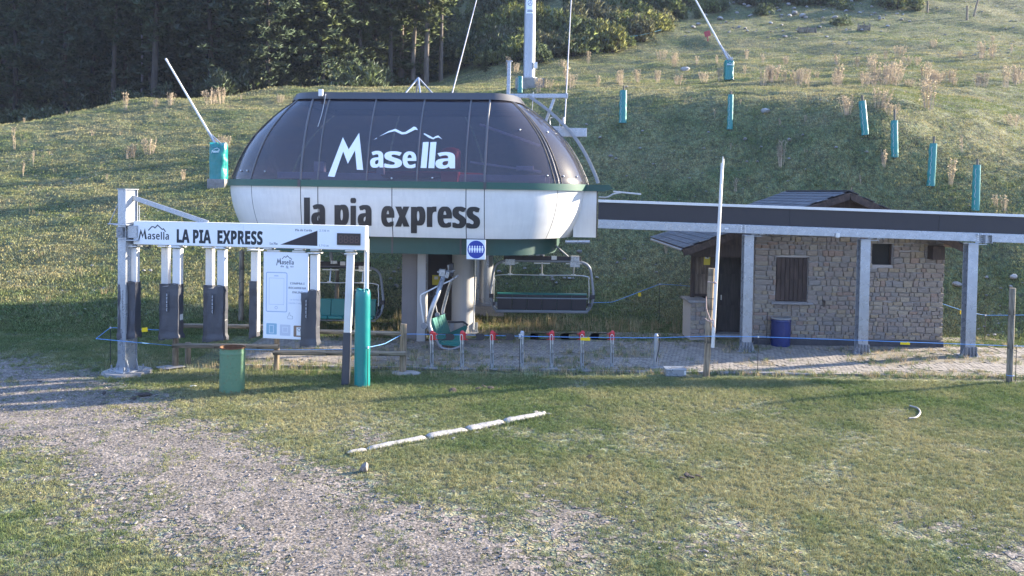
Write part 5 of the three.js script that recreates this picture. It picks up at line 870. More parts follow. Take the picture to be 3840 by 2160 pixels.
// ---------------------------------------------------------------- blue electric-fence ropes with yellow tags on thin stakes
{
  const ropeLine = (pts, label) => { const o = solo('blue_rope', tube(pts, 0.008, 5, pts.length * 8, false, 0.1), M.blueRope, label, 'rope'); return o; };
  const stake = (p, h0, label) => { const t = thing('fence_stake', label, 'stake', [p.x, groundY(p.x, p.z), p.z]); part('rod', rod(V3(0, -0.05, 0), V3(0, p.y - groundY(p.x, p.z) + 0.04, 0), 0.009, 0.009, 6), M.black, t); part('insulator', new THREE.CylinderGeometry(0.02, 0.02, 0.05, 8).translate(0, p.y - groundY(p.x, p.z), 0), M.alu, t); return t; };
  const tag = (p, w, h, rz, label) => { const t = solo('rope_tag', [box(w, h, 0.008, 0, 0, 0.0, 0, 0, rz, 0.002), box(w * 0.2, 0.02, 0.012, w * 0.3, h * 0.5, 0.0, 0, 0, rz, 0)], M.yellow, label, 'tag', 'yellow tags on the blue ropes'); t.position.copy(p).add(V3(0, 0, 0.02)); return t; };
  const r1 = [P(1378, 1303, 18.6), P(1440, 1290, 19.2), P(1512, 1253, 20.2), P(1620, 1254, 20.75), P(1844, 1258, 20.75), P(1956, 1261, 20.75), P(2182, 1265, 20.75), P(2458, 1267, 20.7), P(2650, 1261, 20.0), P(2840, 1263, 20.6), P(3240, 1277, 20.4), P(3785, 1297, 20.3), P(3950, 1300, 20.3)];
  ropeLine(r1, 'long blue rope strung past the loading gates and the hut at knee height');
  const r2 = [P(360, 1270, 19.6), P(520, 1285, 19.5), P(700, 1300, 20.75), P(1000, 1312, 20.7), P(1290, 1310, 19.6), P(1378, 1303, 18.6)];
  ropeLine(r2, 'blue rope sagging along the wooden rail fence behind the drum');
  ropeLine([P(360, 1270, 19.6), P(414, 1229, 20.6), P(470, 1232, 20.8), P(655, 1240, 21)], 'blue rope angling back from its bend beside the gantry post');
  ropeLine([P(2222, 1135, 26.4), P(2300, 1132, 26.6), P(2474, 1066, 27.2), P(2600, 1074, 27.4)], 'blue rope climbing the bank between hanging chair and hut');
  ropeLine([P(3528, 1137, 25.8), P(3608, 1164, 25.8), P(3660, 1176, 25.9), P(3696, 1182, 26), P(3790, 1182, 26.1), P(3900, 1180, 26.2)], 'blue rope behind the hut and the last rail column');
  stake(P(414, 1229, 20.6), 0, 'thin black stake holding the rope behind the gantry post'); stake(P(2844, 1263, 20.6), 0, 'thin black stake beside the first rail column'); stake(P(3812, 1297, 20.3), 0, 'thin black stake beside the lone timber post'); stake(P(2474, 1066, 27.2), 0, 'thin black stake on the bank where the rope bends'); stake(P(3696, 1182, 26), 0, 'thin black stake behind the last rail column'); stake(P(1380, 1303, 18.55), 0, 'thin black stake touching the turquoise mat'); stake(P(1950, 1261, 20.6), 0, 'thin black stake beside the grey middle gate post');
  { const q = P(2876, 1170, 24.2), t = thing('fence_stake', 'thin dark stake leaning beside the blue drum', 'stake', [q.x, 0, q.z]); part('rod', rod(V3(0.0, 0, 0), V3(0.02, q.y, 0), 0.012, 0.012, 6), M.black, t); }
  tag(P(544, 1236, 19.55), 0.14, 0.1, 0.1, 'yellow tag on the rope beside the gantry post'); tag(P(2195, 1271, 20.7), 0.24, 0.08, -0.02, 'yellow tag on the rope at the loading gates'); tag(P(3393, 1288, 20.35), 0.24, 0.055, -0.03, 'yellow tag on the rope in front of the stone wall'); tag(P(2398, 1104, 26.9), 0.09, 0.12, 0.1, 'yellow tag on the rope climbing the bank'); tag(P(3604, 1171, 25.8), 0.09, 0.12, 0, 'yellow tag on the rope behind the hut');
}
// ---------------------------------------------------------------- six-seat chairs
function makeChair(name, label, pos, turn, barUp) {
  const t = thing(name, label, 'lift chair', pos, turn, 'six-seat lift chairs'), W = 1.57;   // local: seat faces +z, y up from seat underside
  const frame = []; for (const s of [-1, 1]) frame.push(tube([V3(s * W * 0.86, 0.0, -0.05), V3(s * W * 0.95, 0.15, -0.12), V3(s * W, 0.5, -0.2), V3(s * W * 0.97, 1.0, -0.2), V3(s * W * 0.93, 1.35, -0.18), V3(s * W * 0.82, 1.52, -0.16), V3(s * W * 0.6, 1.57, -0.15), V3(0, 1.57, -0.15)], 0.042, 10, 60));
  part('main_frame', frame, M.galvDark, t);
  part('top_beam', [box(W * 1.5, 0.13, 0.12, 0, 1.66, -0.15), box(W * 1.35, 0.05, 0.1, 0, 1.555, -0.1)], M.dark, t);
  part('clamp', [box(0.26, 0.16, 0.22, -W * 0.63, 1.66, -0.15), box(0.3, 0.2, 0.2, -W * 0.63, 1.5, -0.12), box(0.3, 0.18, 0.2, W * 0.63, 1.53, -0.12), box(0.2, 0.1, 0.05, 0.1, 1.72, 0.0)], M.galv, t);
  part('hanger_yoke', [rod(V3(0, 1.7, -0.15), V3(-0.1, 2.5, -0.25), 0.05), rod(V3(0.7, 1.7, -0.15), V3(-0.1, 2.3, -0.22), 0.03), rod(V3(-0.8, 1.7, -0.15), V3(-0.1, 2.3, -0.22), 0.03), box(0.4, 0.22, 0.3, -0.1, 2.5, -0.25)], M.galvDark, t);
  const bar = part('restraint_bar', (() => { const y = 1.1, z = 0.1; const g = [tube([V3(-W * 0.86, 0.05, 0.05), V3(-W * 0.93, 0.2, 0.1), V3(-W * 0.93, 0.9, z), V3(-W * 0.84, y, z), V3(0, y + 0.01, z), V3(W * 0.84, y, z), V3(W * 0.93, 0.9, z), V3(W * 0.93, 0.2, 0.1), V3(W * 0.86, 0.05, 0.05)], 0.016, 8, 90)]; for (const x of [-0.98, 0, 0.98]) g.push(rod(V3(x, y, z), V3(x, 1.52, -0.05), 0.022, 0.022, 8), box(0.14, 0.05, 0.05, x, y + 0.03, z), box(0.5, 0.03, 0.05, x, 1.49, -0.02)); return g; })(), M.steel, t);
  const sw = W * 1.74 / 6;
  for (let k = 0; k < 6; k++) {
    const x = (k - 2.5) * sw, b = part('backrest', new RoundedBoxGeometry(sw - 0.008, 0.56, 0.09, 2, 0.03).rotateX(-0.16).translate(x, 0.30, -0.14), M.tealSeat, t);
    part('back_shell', box(sw - 0.012, 0.36, 0.03, x, 0.25, -0.205, -0.16), M.dark, b); part('shell_top', box(sw - 0.012, 0.1, 0.03, x, 0.52, -0.25, -0.16), M.dark, b);
    part('back_top', box(sw - 0.004, 0.03, 0.12, x, 0.575, -0.215, -0.16, 0, 0, 0.02), M.tealSeat, b);
    part('seat_cushion', new RoundedBoxGeometry(sw - 0.008, 0.1, 0.48, 2, 0.035).rotateX(-0.1).translate(x, 0.07, 0.13), M.tealSeat, t);
  }
  part('seat_rail', [rod(V3(-W * 0.9, 0.02, -0.2), V3(W * 0.9, 0.02, -0.2), 0.04, 0.04, 10), rod(V3(-W * 0.9, 0.44, -0.27), V3(W * 0.9, 0.44, -0.27), 0.018, 0.018, 8), rod(V3(-W * 0.9, 0.06, -0.28), V3(W * 0.9, 0.06, -0.28), 0.016, 0.016, 8), rod(V3(-W * 0.9, 0.0, 0.25), V3(W * 0.9, 0.0, 0.25), 0.025, 0.025, 8)], M.galvDark, t);
  for (const s of [-1, 1]) part('end_joint', [box(0.14, 0.12, 0.14, s * W * 0.985, 0.5, -0.2), box(0.09, 0.1, 0.5, s * W * 0.93, 0.22, 0.02, 0.1)], M.dark, t);
  part('armrest', [-1, 1].map((s) => tube([V3(s * W * 0.95, 0.4, -0.2), V3(s * W * 0.95, 0.42, 0.1), V3(s * W * 0.95, 0.36, 0.3), V3(s * W * 0.93, 0.1, 0.36)], 0.022, 7)), M.black, t);
  part('number_plate', [box(0.16, 0.12, 0.02, 0.35, 1.68, -0.08), box(0.16, 0.12, 0.02, -0.35, 1.68, -0.225)], M.signWhite, t);
  return t;
}
{
  const a = P(2030, 1168, 25.4); makeChair('lift_chair', 'six-seat chair seen from behind, hanging below the right end of the station', [a.x, a.y, a.z], Math.PI + 0.02);
  const b = P(1238, 1196, 24.9); makeChair('lift_chair', 'six-seat chair with green seats hanging behind the gantry poster', [b.x, b.y, b.z], 0.0);
}
// chair turning edge-on round the bull wheel, restraint bar raised
{
  const D = 24.0, a = P(1690, 1300, D), t = thing('turning_chair', 'green chair turned sideways under the station with its bar raised, behind the gates', 'lift chair', [a.x, a.y, a.z], 0, 'six-seat lift chairs');
  const q = (px, py, dz = 0) => P(px, py, D - dz).sub(a);   // dz towards the camera
  const slab = (pts, th, m, name) => { const [A, B, C, Dd] = pts, n = B.clone().sub(A).cross(Dd.clone().sub(A)).normalize().multiplyScalar(th / 2), v = [A, B, C, Dd].flatMap((p) => [p.clone().add(n), p.clone().sub(n)]); const f = [[0, 2, 4], [0, 4, 6], [1, 5, 3], [1, 7, 5], [0, 1, 3], [0, 3, 2], [2, 3, 5], [2, 5, 4], [4, 5, 7], [4, 7, 6], [6, 7, 1], [6, 1, 0]]; const g = new THREE.BufferGeometry(); g.setAttribute('position', new THREE.Float32BufferAttribute(f.flat().flatMap((k) => v[k].toArray()), 3)); g.computeVertexNormals(); return part(name, uvm(g), m, t); };
  // six backrests and six cushions receding from the camera
  const nb = [q(1617, 1196, 0.9), q(1648, 1300, 0.9)], fb2 = [q(1664, 1178, -0.5), q(1690, 1262, -0.5)], ns = [q(1652, 1288, 0.9), q(1722, 1296, 0.9)], fs2 = [q(1690, 1250, -0.5), q(1752, 1222, -0.5)];
  for (let k = 0; k < 6; k++) { const u0 = k / 6 + 0.008, u1 = (k + 1) / 6 - 0.008, l = (p, r, u) => p.clone().lerp(r, u); slab([l(nb[0], fb2[0], u0), l(nb[0], fb2[0], u1), l(nb[1], fb2[1], u1), l(nb[1], fb2[1], u0)], 0.08, M.tealSeat, 'backrest'); slab([l(ns[0], fs2[0], u0), l(ns[0], fs2[0], u1), l(ns[1], fs2[1], u1), l(ns[1], fs2[1], u0)], 0.08, M.tealSeat, 'seat_cushion'); }
  part('main_frame', [tube([q(1632, 1262, 0.95), q(1613, 1235, 0.95), q(1608, 1200, 0.95), q(1622, 1150, 0.95), q(1642, 1100, 0.8), q(1655, 1060, 0.5), q(1663, 1038, 0.2)], 0.07, 10, 50), tube([q(1668, 1180, -0.5), q(1660, 1172, -0.55), q(1672, 1120, -0.5), q(1684, 1075, -0.3), q(1693, 1050, 0)], 0.05, 10, 40)], M.galv, t);
  part('restraint_bar', [tube([q(1590, 1222, 1.0), q(1584, 1180, 1.0), q(1577, 1130, 1.0), q(1578, 1108, 1.0), q(1586, 1102, 1.0), q(1640, 1074, 0.6), q(1690, 1052, 0.3), q(1716, 1034, 0.2)], 0.022, 8, 60, false, 0.15), tube([q(1639, 1172, -0.2), q(1632, 1130, 0), q(1640, 1110, 0.1), q(1662, 1060, 0.2)], 0.016, 8, 30)], M.alu, t);
  part('pivot', [new THREE.CylinderGeometry(0.09, 0.09, 0.05, 20).rotateX(Math.PI / 2).translate(...q(1590, 1222, 1.03).toArray()), new THREE.CylinderGeometry(0.07, 0.07, 0.05, 18).rotateX(Math.PI / 2).translate(...q(1640, 1180, -0.1).toArray()), ...[[1690, 1053], [1703, 1043], [1716, 1034]].map(([x, y]) => new THREE.CylinderGeometry(0.03, 0.03, 0.05, 12).rotateX(Math.PI / 2).translate(...q(x, y, 0.3).toArray()))], M.galvDark, t);
  part('grip', [box(0.18, 0.2, 0.25, ...q(1659, 1022, 0.2).toArray()), box(0.14, 0.26, 0.3, ...q(1690, 1008, 0).toArray(), 0, 0, 0.15), box(0.1, 0.18, 0.22, ...q(1678, 1030, 0.25).toArray(), 0, 0, -0.3), rod(q(1640, 1020, 0.3), q(1705, 1014, 0.1), 0.03)], M.galv, t);
  part('grip_jaw', [box(0.12, 0.2, 0.2, ...q(1692, 1000, 0.2).toArray()), box(0.1, 0.08, 0.2, ...q(1695, 1028, 0.3).toArray())], M.black, t);
  part('armrest', tube([q(1680, 1208, -0.4), q(1715, 1208, -0.4), q(1738, 1208, -0.4), q(1755, 1220, -0.4)], 0.03, 8, 20), M.black, t);
  part('foot_rest', [tube([q(1608, 1096, 0.9), q(1612, 1110, 0.9), q(1622, 1112, 0.9), q(1630, 1092, 0.9)], 0.014, 6), rod(q(1625, 1090, 0.9), q(1634, 1104, 0.9), 0.02)], M.black, t);
  part('under_frame', [tube([q(1632, 1262, 0.95), q(1650, 1300, 0.9), q(1690, 1310, 0.9), q(1725, 1300, 0.9)], 0.035, 8, 30), tube([q(1625, 1245, 0.95), q(1640, 1285, 0.92), q(1655, 1298, 0.9)], 0.03, 8)], M.galvDark, t);
}
// ---------------------------------------------------------------- snow lances and padded hydrant posts on the hill
const matPlain = M.teal;
{
  const lance = (px, pyBase, wpx, hpx, tx, ty, label, plinth) => {
    const b = hit(px, pyBase, 30), s = F / -b.z, w = wpx / s, h = hpx / s, t = thing('snow_lance', label, 'snow lance', [b.x, b.y, b.z]);
    const g = new THREE.BoxGeometry(w, h, w * 0.8, 12, 16, 8), p = g.attributes.position; for (let i = 0; i < p.count; i++) { let x = p.getX(i), y = p.getY(i), z = p.getZ(i); const a = Math.atan2(z, x), n = fbm(a * 2 + px, y * 3.5, 3) - 0.5, rd = Math.hypot(x / (w / 2), z / (w * 0.4)), kk = rd > 1.05 ? mix(1, 1.1 / rd, 0.7) : 1; p.setXYZ(i, x * kk + n * w * 0.14, y + (y > h * 0.45 ? 0.12 * w * Math.sin(a * 5) : 0), z * kk + n * w * 0.2); }
    part('mat', uvm(toCreasedNormals(mergeVertices(g.deleteAttribute('normal').deleteAttribute('uv')), 0.9)).translate(0, h / 2 + (plinth ? 0.2 : 0), 0), M.teal, t);
    const tx2 = canvasTex(256, 128, (c) => { c.fillStyle = '#0f7076'; c.fillRect(0, 0, 256, 128); drawLogo(c, 26, 14, 100, '#eaf6f6'); }); part('print', new THREE.CylinderGeometry(w * 0.52, w * 0.52, w * 0.42, 12, 1, true, -0.8, 1.6).scale(1, 1, 0.84).translate(0, h * 0.82 + (plinth ? 0.2 : 0), 0.02), mat(lin(1), 0.5, { map: tx2 }), t);
    if (plinth) part('plinth', box(w * 1.05, 0.5, w, 0, -0.02, 0, 0, 0, 0, 0.02), M.concrete, t);
    const tip = P(tx, ty, -b.z + 1.0).sub(b), base = V3(-w * 0.1, h + 0.1, 0), mid = base.clone().lerp(tip, 0.17);
    part('lance_tube', [rod(mid, tip, 0.055, 0.045, 12), rod(tip, tip.clone().add(tip.clone().sub(mid).normalize().multiplyScalar(0.12)), 0.06, 0.05, 10)], M.alu, t); part('tilt_frame', [rod(base, mid, 0.08, 0.06, 10), rod(V3(w * 0.3, h + 0.12, 0), mid, 0.03, 0.03, 6), box(0.2, 0.1, 0.2, w * 0.2, h + 0.16, 0)], M.galv, t); part('hydrant_head', box(w * 0.5, 0.3, w * 0.4, 0.05, h - 0.02, 0), M.galvDark, t);
  };
  lance(820, 690, 62, 132, 626, 228, 'snow lance with printed turquoise mat on concrete block left of station', true);
  lance(2732, 300, 34, 70, 2560, -90, 'snow lance with printed turquoise mat on the upper terrace', false);
  const pads = [[2335, 463, 28, 122, 322, 0, 'turquoise padded post standing alone on the bank above the rail end'], [2737, 487, 21, 130, 343, 0, 'slim turquoise padded post directly below the upper snow lance'], [3245, 508, 27, 128, 357, -0.12, 'leaning turquoise padded post at the top of the bank'], [3355, 592, 27, 138, 410, -0.04, 'turquoise padded post with long bare tip beside the leaning one'], [3490, 700, 29, 160, 512, 0.03, 'turquoise padded post in the middle of the slanting row above hut'], [3658, 792, 29, 172, 597, 0.0, 'lowest turquoise padded post of the slanting row, half behind the rail'], [1950, 350, 20, 62, 305, 0, 'short turquoise padded post behind the roof beside the lift tower']];
  for (const [px, py, w, hp, tip, tilt, label] of pads) {
    const b = hit(px, py, 30), s = F / -b.z, W = w / s, h = hp / s, ty = (py - tip) / s, t = thing('padded_post', label, 'padded post', [b.x, b.y, b.z], 0, 'turquoise padded posts on the bank'); t.rotation.z = -tilt;
    part('pole', rod(V3(0.02, -0.3, 0), V3(0.02, ty, 0), 0.05, 0.045, 10), M.woodGrey, t);
    const g = new THREE.CylinderGeometry(W / 2 * 0.95, W / 2, h, 18, 24), p = g.attributes.position; for (let i = 0; i < p.count; i++) { const x = p.getX(i), y = p.getY(i), z = p.getZ(i), a = Math.atan2(z, x), k = 1 + 0.12 * (fbm(a * 1.5 + px, y * 5, 3) - 0.5) + (a > 2.6 || a < -2.6 ? 0.08 * Math.sin(y * 14) : 0); p.setXYZ(i, x * k, y, z * k * 0.85); } g.computeVertexNormals(); part('mat', g.translate(0, h / 2 + 0.02, 0), M.teal, t);
    part('lacing', tube(range(0, 1, 12).map((v, i) => V3(-W * 0.36 + (i % 2) * 0.03, 0.05 + v * h * 0.9, W * 0.33)), 0.006, 4, 40), M.alu, t);
  }
}
// ---------------------------------------------------------------- vegetation
function needleTris(out, c, size, n, up, colK, flat = 0.6) {   // a clump of n small leaf-like triangles
  for (let i = 0; i < n; i++) {
    const d = V3(rr(-1, 1), rr(-1, 1) * flat + up, rr(-1, 1)).normalize(), s = size * rr(0.6, 1.25), side = V3(rr(-1, 1), rr(-1, 1), rr(-1, 1)).cross(d).normalize().multiplyScalar(s * 0.18), b = c.clone().addScaledVector(d, s * 0.05), t = c.clone().addScaledVector(d, s);
    out.pos.push(b.x - side.x, b.y - side.y, b.z - side.z, b.x + side.x, b.y + side.y, b.z + side.z, t.x, t.y, t.z); const k = colK * rr(0.7, 1.3); for (let q = 0; q < 3; q++) out.col.push(k, k, k * 0.95);
    const nn = d.clone().add(V3(0, 0.5, 0)).normalize(); for (let q = 0; q < 3; q++) out.nor.push(nn.x, nn.y, nn.z);
  }
}
const leafGeo = (o) => { const g = new THREE.BufferGeometry(); g.setAttribute('position', new THREE.Float32BufferAttribute(o.pos, 3)); g.setAttribute('color', new THREE.Float32BufferAttribute(o.col, 3)); g.setAttribute('normal', new THREE.Float32BufferAttribute(o.nor, 3)); g.setAttribute('uv', new THREE.Float32BufferAttribute(new Float32Array(o.pos.length / 3 * 2), 2)); return g; };
const bark = mat(lin(0.105, 0.092, 0.085), 0.95, { map: tWood, bumpMap: tBump, bumpScale: 0.02 }), barkPale = mat(lin(0.36, 0.32, 0.29), 0.95, { map: tWood });
const needleMats = [lin(0.07, 0.105, 0.05), lin(0.08, 0.11, 0.045), lin(0.095, 0.122, 0.046), lin(0.06, 0.09, 0.054)].map((c) => phys(c, 0.9, { vertexColors: true, transmission: 0.16, thickness: 0, specularIntensity: 0.3 }));
function pineGeo(sd, H, bare, spread, shape, clumps) {
  const keep = seed; seed = sd; const limbs = [], o = { pos: [], col: [], nor: [] }, trunk = [];
  const lean = rr(-0.02, 0.02), tp = (y) => V3(lean * y + 0.08 * Math.sin(y * 0.5 + sd), y, 0.06 * Math.sin(y * 0.4 + sd * 2));
  for (let k = 0; k < 8; k++) { const a = k / 8 * H, b = (k + 1) / 8 * H; trunk.push(rod(tp(a), tp(b), mix(0.21, 0.03, a / H), mix(0.21, 0.03, b / H), 8, false)); }
  const n = Math.round(H * 7.5);
  for (let i = 0; i < n; i++) {
    const u = Math.pow(i / n, 0.9), y = mix(bare * H * 0.5, H * 0.985, u), v = cl((y - bare * H) / (H * (1 - bare)));
    const dead = y < bare * H; let R = spread * (shape === 'cone' ? Math.pow(1 - v, 0.75) + 0.08 : Math.sin(Math.PI * Math.pow(v, 0.7) * 0.93 + 0.16)) * rr(0.55, 1.15);
    if (dead) R *= rr(0.35, 0.8); const a = i * 2.399 + rr(-0.4, 0.4), p0 = tp(y), droop = shape === 'cone' ? rr(-0.4, 0.0) : rr(-0.15, 0.35), p1 = p0.clone().add(V3(Math.cos(a) * R, R * droop + (dead ? -0.1 * R : 0.0), Math.sin(a) * R)), pm = p0.clone().lerp(p1, 0.5).add(V3(0, R * 0.06, 0));
    limbs.push(rod(p0, pm, dead ? 0.018 : 0.03, 0.014, 4, false), rod(pm, p1, 0.014, 0.005, 4, false));
    if (dead && rnd() < 0.85) continue;
    const m = Math.max(2, Math.round(R * clumps)); for (let k = 0; k < m; k++) { const t = mix(0.25, 1.04, (k + rnd()) / m), c = t < 0.5 ? p0.clone().lerp(pm, t * 2) : pm.clone().lerp(p1, t * 2 - 1); c.add(V3(rr(-0.22, 0.22), rr(-0.12, 0.14), rr(-0.22, 0.22)).multiplyScalar(0.5 + R * 0.35)); needleTris(o, c, rr(0.24, 0.44), 15, 0.25, 1); }
  }
  needleTris(o, tp(H), 0.4, 10, 0.6, 1); seed = keep; return { trunk: join(trunk), limbs: join(limbs), crown: leafGeo(o) };
}
const PINES = [pineGeo(101, 15, 0.1, 2.5, 'cone', 8), pineGeo(102, 17, 0.22, 2.2, 'round', 8), pineGeo(103, 13, 0.05, 2.7, 'cone', 8), pineGeo(104, 16, 0.36, 1.8, 'round', 8), pineGeo(105, 14, 0.06, 2.8, 'round', 8)];
const DEAD = pineGeo(106, 13, 1.0, 1.4, 'cone', 0);
function pine(kind, x, z, s, m, label, group, pale) {
  const t = thing('pine_tree', label, 'tree', [x, groundY(x, z) - 0.1, z], rr(0, 6.28), group), q = PINES[kind];
  part('trunk', q.trunk, pale ? barkPale : bark, t); part('limbs', q.limbs, pale ? barkPale : bark, t); part('crown', q.crown, needleMats[m], t); t.scale.set(s * rr(0.9, 1.1), s, s * rr(0.9, 1.1)); return t;
}
{
  // dark wood beyond the left crest
  const spots = []; let tries = 0;
  while (spots.length < 120 && tries++ < 9000) { const d = 62 + 58 * Math.pow(rnd(), 1.25), px = rr(-260, 1330), x = (px - CX) / F * d, z = -d; if (spots.some(([a, b]) => Math.hypot(a - x, b - z) < 2.4)) continue; if (d < 66 && px > 1150) continue; spots.push([x, z, d]); }
  for (const [x, z, d] of spots) pine(Math.floor(rnd() * 5), x, z, rr(0.95, 1.35), rnd() < 0.7 ? 3 : 0, 'tall dark conifer in the shaded wood beyond the left crest', 'conifers of the dark wood');
  // trees whose trunks show behind the roof
  for (const [px, d, k, s, m] of [[1195, 67, 4, 1.15, 2], [1245, 69, 0, 1.2, 1], [1150, 70, 2, 1.1, 0], [1290, 72, 0, 1.1, 1], [1345, 70, 1, 1.05, 1], [1400, 73, 2, 1.15, 1], [1455, 71, 1, 1.1, 2], [1500, 75, 0, 1.1, 1], [1545, 73, 3, 1.0, 1], [1595, 72, 1, 1.15, 2], [1648, 76, 3, 1.1, 1], [1375, 78, 4, 1.1, 1], [1470, 80, 4, 1.1, 1], [1570, 80, 2, 1.2, 1], [1520, 84, 0, 1.3, 0], [1420, 86, 0, 1.3, 0], [1330, 84, 4, 1.3, 0], [1610, 90, 0, 1.3, 0], [1240, 82, 1, 1.3, 3]]) { const x = (px - CX) / F * d; pine(k, x, -d, s, m, 'sunlit pine with bare lower trunk behind the station roof', 'pines behind the station roof', px > 1420 && rnd() < 0.5); }
  { const x = (530 - CX) / F * 68, z = -68, t = thing('dead_tree', 'pale leafless conifer standing in front of the dark wood', 'tree', [x, groundY(x, z), z]); part('trunk', DEAD.trunk, mat(lin(0.26, 0.26, 0.28), 0.9), t); part('limbs', DEAD.limbs, mat(lin(0.3, 0.3, 0.32), 0.9), t); t.scale.set(0.55, 1.1, 0.55); }
}
function shrubGeo(sd, R, h, upr, dens) {
  const keep = seed; seed = sd; const o = { pos: [], col: [], nor: [] }, stems = [];
  const sub = Array.from({ length: 5 }, () => [rr(-0.5, 0.5) * R, rr(-0.5, 0.5) * R, rr(0.45, 0.75) * R, h * rr(0.7, 1.1)]);
  for (const [cx, cz, r, hh] of sub) for (let i = 0; i < dens; i++) { const a = rr(0, 6.28), e = Math.acos(rr(0, 1)), k = rr(0.65, 1.05), c = V3(cx + Math.cos(a) * Math.sin(e) * r * k, Math.cos(e) * hh * k + 0.1, cz + Math.sin(a) * Math.sin(e) * r * k); needleTris(o, c, rr(0.18, 0.34), 9, upr, 0.75 + 0.5 * rnd(), 0.7); if (i % 8 === 0) stems.push(rod(V3(cx * 0.5, 0, cz * 0.5), c, 0.02, 0.008, 4, false)); }
  seed = keep; return { stems: join(stems), crown: leafGeo(o) };
}
const SHRUBS = [shrubGeo(201, 1.5, 1.7, 0.9, 60), shrubGeo(202, 1.3, 2.3, 1.1, 60), shrubGeo(203, 1.8, 1.4, 0.7, 64)];
const shrubMats = [lin(0.15, 0.19, 0.06), lin(0.21, 0.25, 0.07), lin(0.11, 0.15, 0.06), lin(0.27, 0.28, 0.08), lin(0.19, 0.19, 0.09)].map((c) => phys(c, 0.9, { vertexColors: true, transmission: 0.35, thickness: 0, specularIntensity: 0.3 }));
function shrub(x, z, s, k, m, label, group, cat = 'shrub') { const t = thing('shrub', label, cat, [x, groundY(x, z) - 0.15, z], rr(0, 6.28), group); part('stems', SHRUBS[k].stems, bark, t); part('crown', SHRUBS[k].crown, shrubMats[m], t); t.scale.setScalar(s); return t; }
{
  const edge = [[1640, 300], [1760, 268], [1900, 255], [2050, 240], [2200, 228], [2330, 185], [2450, 140], [2530, 100], [2590, 40], [2640, -60]];
  const lower = (px) => { let i = 0; while (i < edge.length - 2 && px > edge[i + 1][0]) i++; return mix(edge[i][1], edge[i + 1][1], cl((px - edge[i][0]) / (edge[i + 1][0] - edge[i][0]))); };
  const put = []; let tr = 0;
  while (put.length < 190 && tr++ < 9000) { const px = rr(1630, 2640), py = rr(-160, 300); if (py > lower(px) - 6) continue; const p = hit(px, py, 60); if (put.some((q) => q.distanceTo(p) < 1.25)) continue; put.push(p); shrub(p.x, p.z, rr(0.75, 1.5), Math.floor(rnd() * 3), Math.floor(rnd() * 5), 'green broom or juniper shrub on the bushy hillside behind the tower', 'shrubs of the bushy hillside'); }
  for (const [px, py, s] of [[2640, 20, 0.9], [2700, 40, 0.8], [2560, 70, 0.7], [2790, 15, 1.0], [2880, 30, 1.0], [2620, 70, 0.5], [3000, 20, 0.9], [3060, 15, 1.1], [3130, 22, 0.9], [3160, 95, 0.7], [3300, 20, 0.8], [2860, 60, 0.8], [3440, 40, 0.8], [3380, 10, 0.9]]) { const p = hit(px, py, 55); shrub(p.x, p.z, s, Math.floor(rnd() * 3), pick([0, 2, 4]), 'dark shrub among the pale rocks high on the right slope', 'shrubs among the upper rocks'); }
  for (let i = 0; i < 46; i++) { const p = hit(rr(2620, 3480), -70 + 125 * Math.pow(rnd(), 1.25), 60); shrub(p.x, p.z, rr(0.5, 1.2), Math.floor(rnd() * 3), pick([0, 2, 4, 1]), 'dark shrub among the pale rocks high on the right slope', 'shrubs among the upper rocks'); }
  // small conifers and dark wood at the top right
  for (const [px, d, k, s] of [[3490, 100, 2, 0.8], [3540, 103, 0, 0.9], [3590, 101, 2, 0.8], [3640, 106, 0, 0.9], [3450, 108, 4, 0.9], [3560, 112, 1, 1], [3400, 112, 0, 0.9], [3330, 116, 0, 0.9], [2950, 112, 0, 0.9], [3080, 114, 2, 0.9], [3200, 116, 4, 0.9], [2800, 114, 2, 0.9]]) pine(k, (px - CX) / F * d, -d, s, 3, 'dark conifer at the very top of the right slope', 'conifers above the right slope');
  for (const [px, py, s] of [[1760, 240, 0.18], [1820, 268, 0.16], [1700, 275, 0.2], [2005, 160, 0.3]]) { const p = hit(px, py, 60); pine(2, p.x, p.z, s, 1, 'young conifer at the foot of the bushy hillside', 'young conifers'); }
}
{ for (let i = 0; i < 40; i++) { const px = rr(-120, 1420), d = rr(60, 70) + (px > 900 ? 3 : 0), x = (px - CX) / F * d; shrub(x, -d, rr(0.7, 1.5), Math.floor(rnd() * 3), 2, 'dark leafy undergrowth at the foot of the shaded wood', 'undergrowth of the dark wood'); } }
// ---------------------------------------------------------------- dry thistles
function thistleGeo(sd, n, h, R) {
  const keep = seed; seed = sd; const st = [], o = { pos: [], col: [], nor: [] };
  for (let i = 0; i < n; i++) { const a = rr(0, 6.28), r = R * Math.sqrt(rnd()), b = V3(Math.cos(a) * r * 0.6, 0, Math.sin(a) * r * 0.6), hh = h * rr(0.6, 1.08), t = V3(Math.cos(a) * r * 1.15, hh, Math.sin(a) * r * 1.15); st.push(rod(b, t, 0.014, 0.008, 4, false));
    for (const k of [0.45, 0.6, 0.75, 0.88]) { const c = b.clone().lerp(t, k), e = c.clone().add(V3(rr(-0.16, 0.16), rr(0.08, 0.2), rr(-0.16, 0.16))); st.push(rod(c, e, 0.007, 0.005, 3, false)); needleTris(o, e, 0.075, 7, 0.3, 1, 1); needleTris(o, c, 0.10, 3, 0.0, 0.8, 0.5); } needleTris(o, t, 0.10, 10, 0.35, 1.08, 1); }
  seed = keep; return { stems: join(st), heads: leafGeo(o) };
}
const THIST = [thistleGeo(301, 16, 1.15, 0.38), thistleGeo(302, 9, 1.0, 0.28), thistleGeo(303, 22, 1.0, 0.6), thistleGeo(304, 4, 0.8, 0.14)];
const strawA = mat(lin(0.48, 0.38, 0.27), 0.9), strawB = phys(lin(0.58, 0.49, 0.37), 0.9, { vertexColors: true, transmission: 0.25, thickness: 0, specularIntensity: 0.2 });
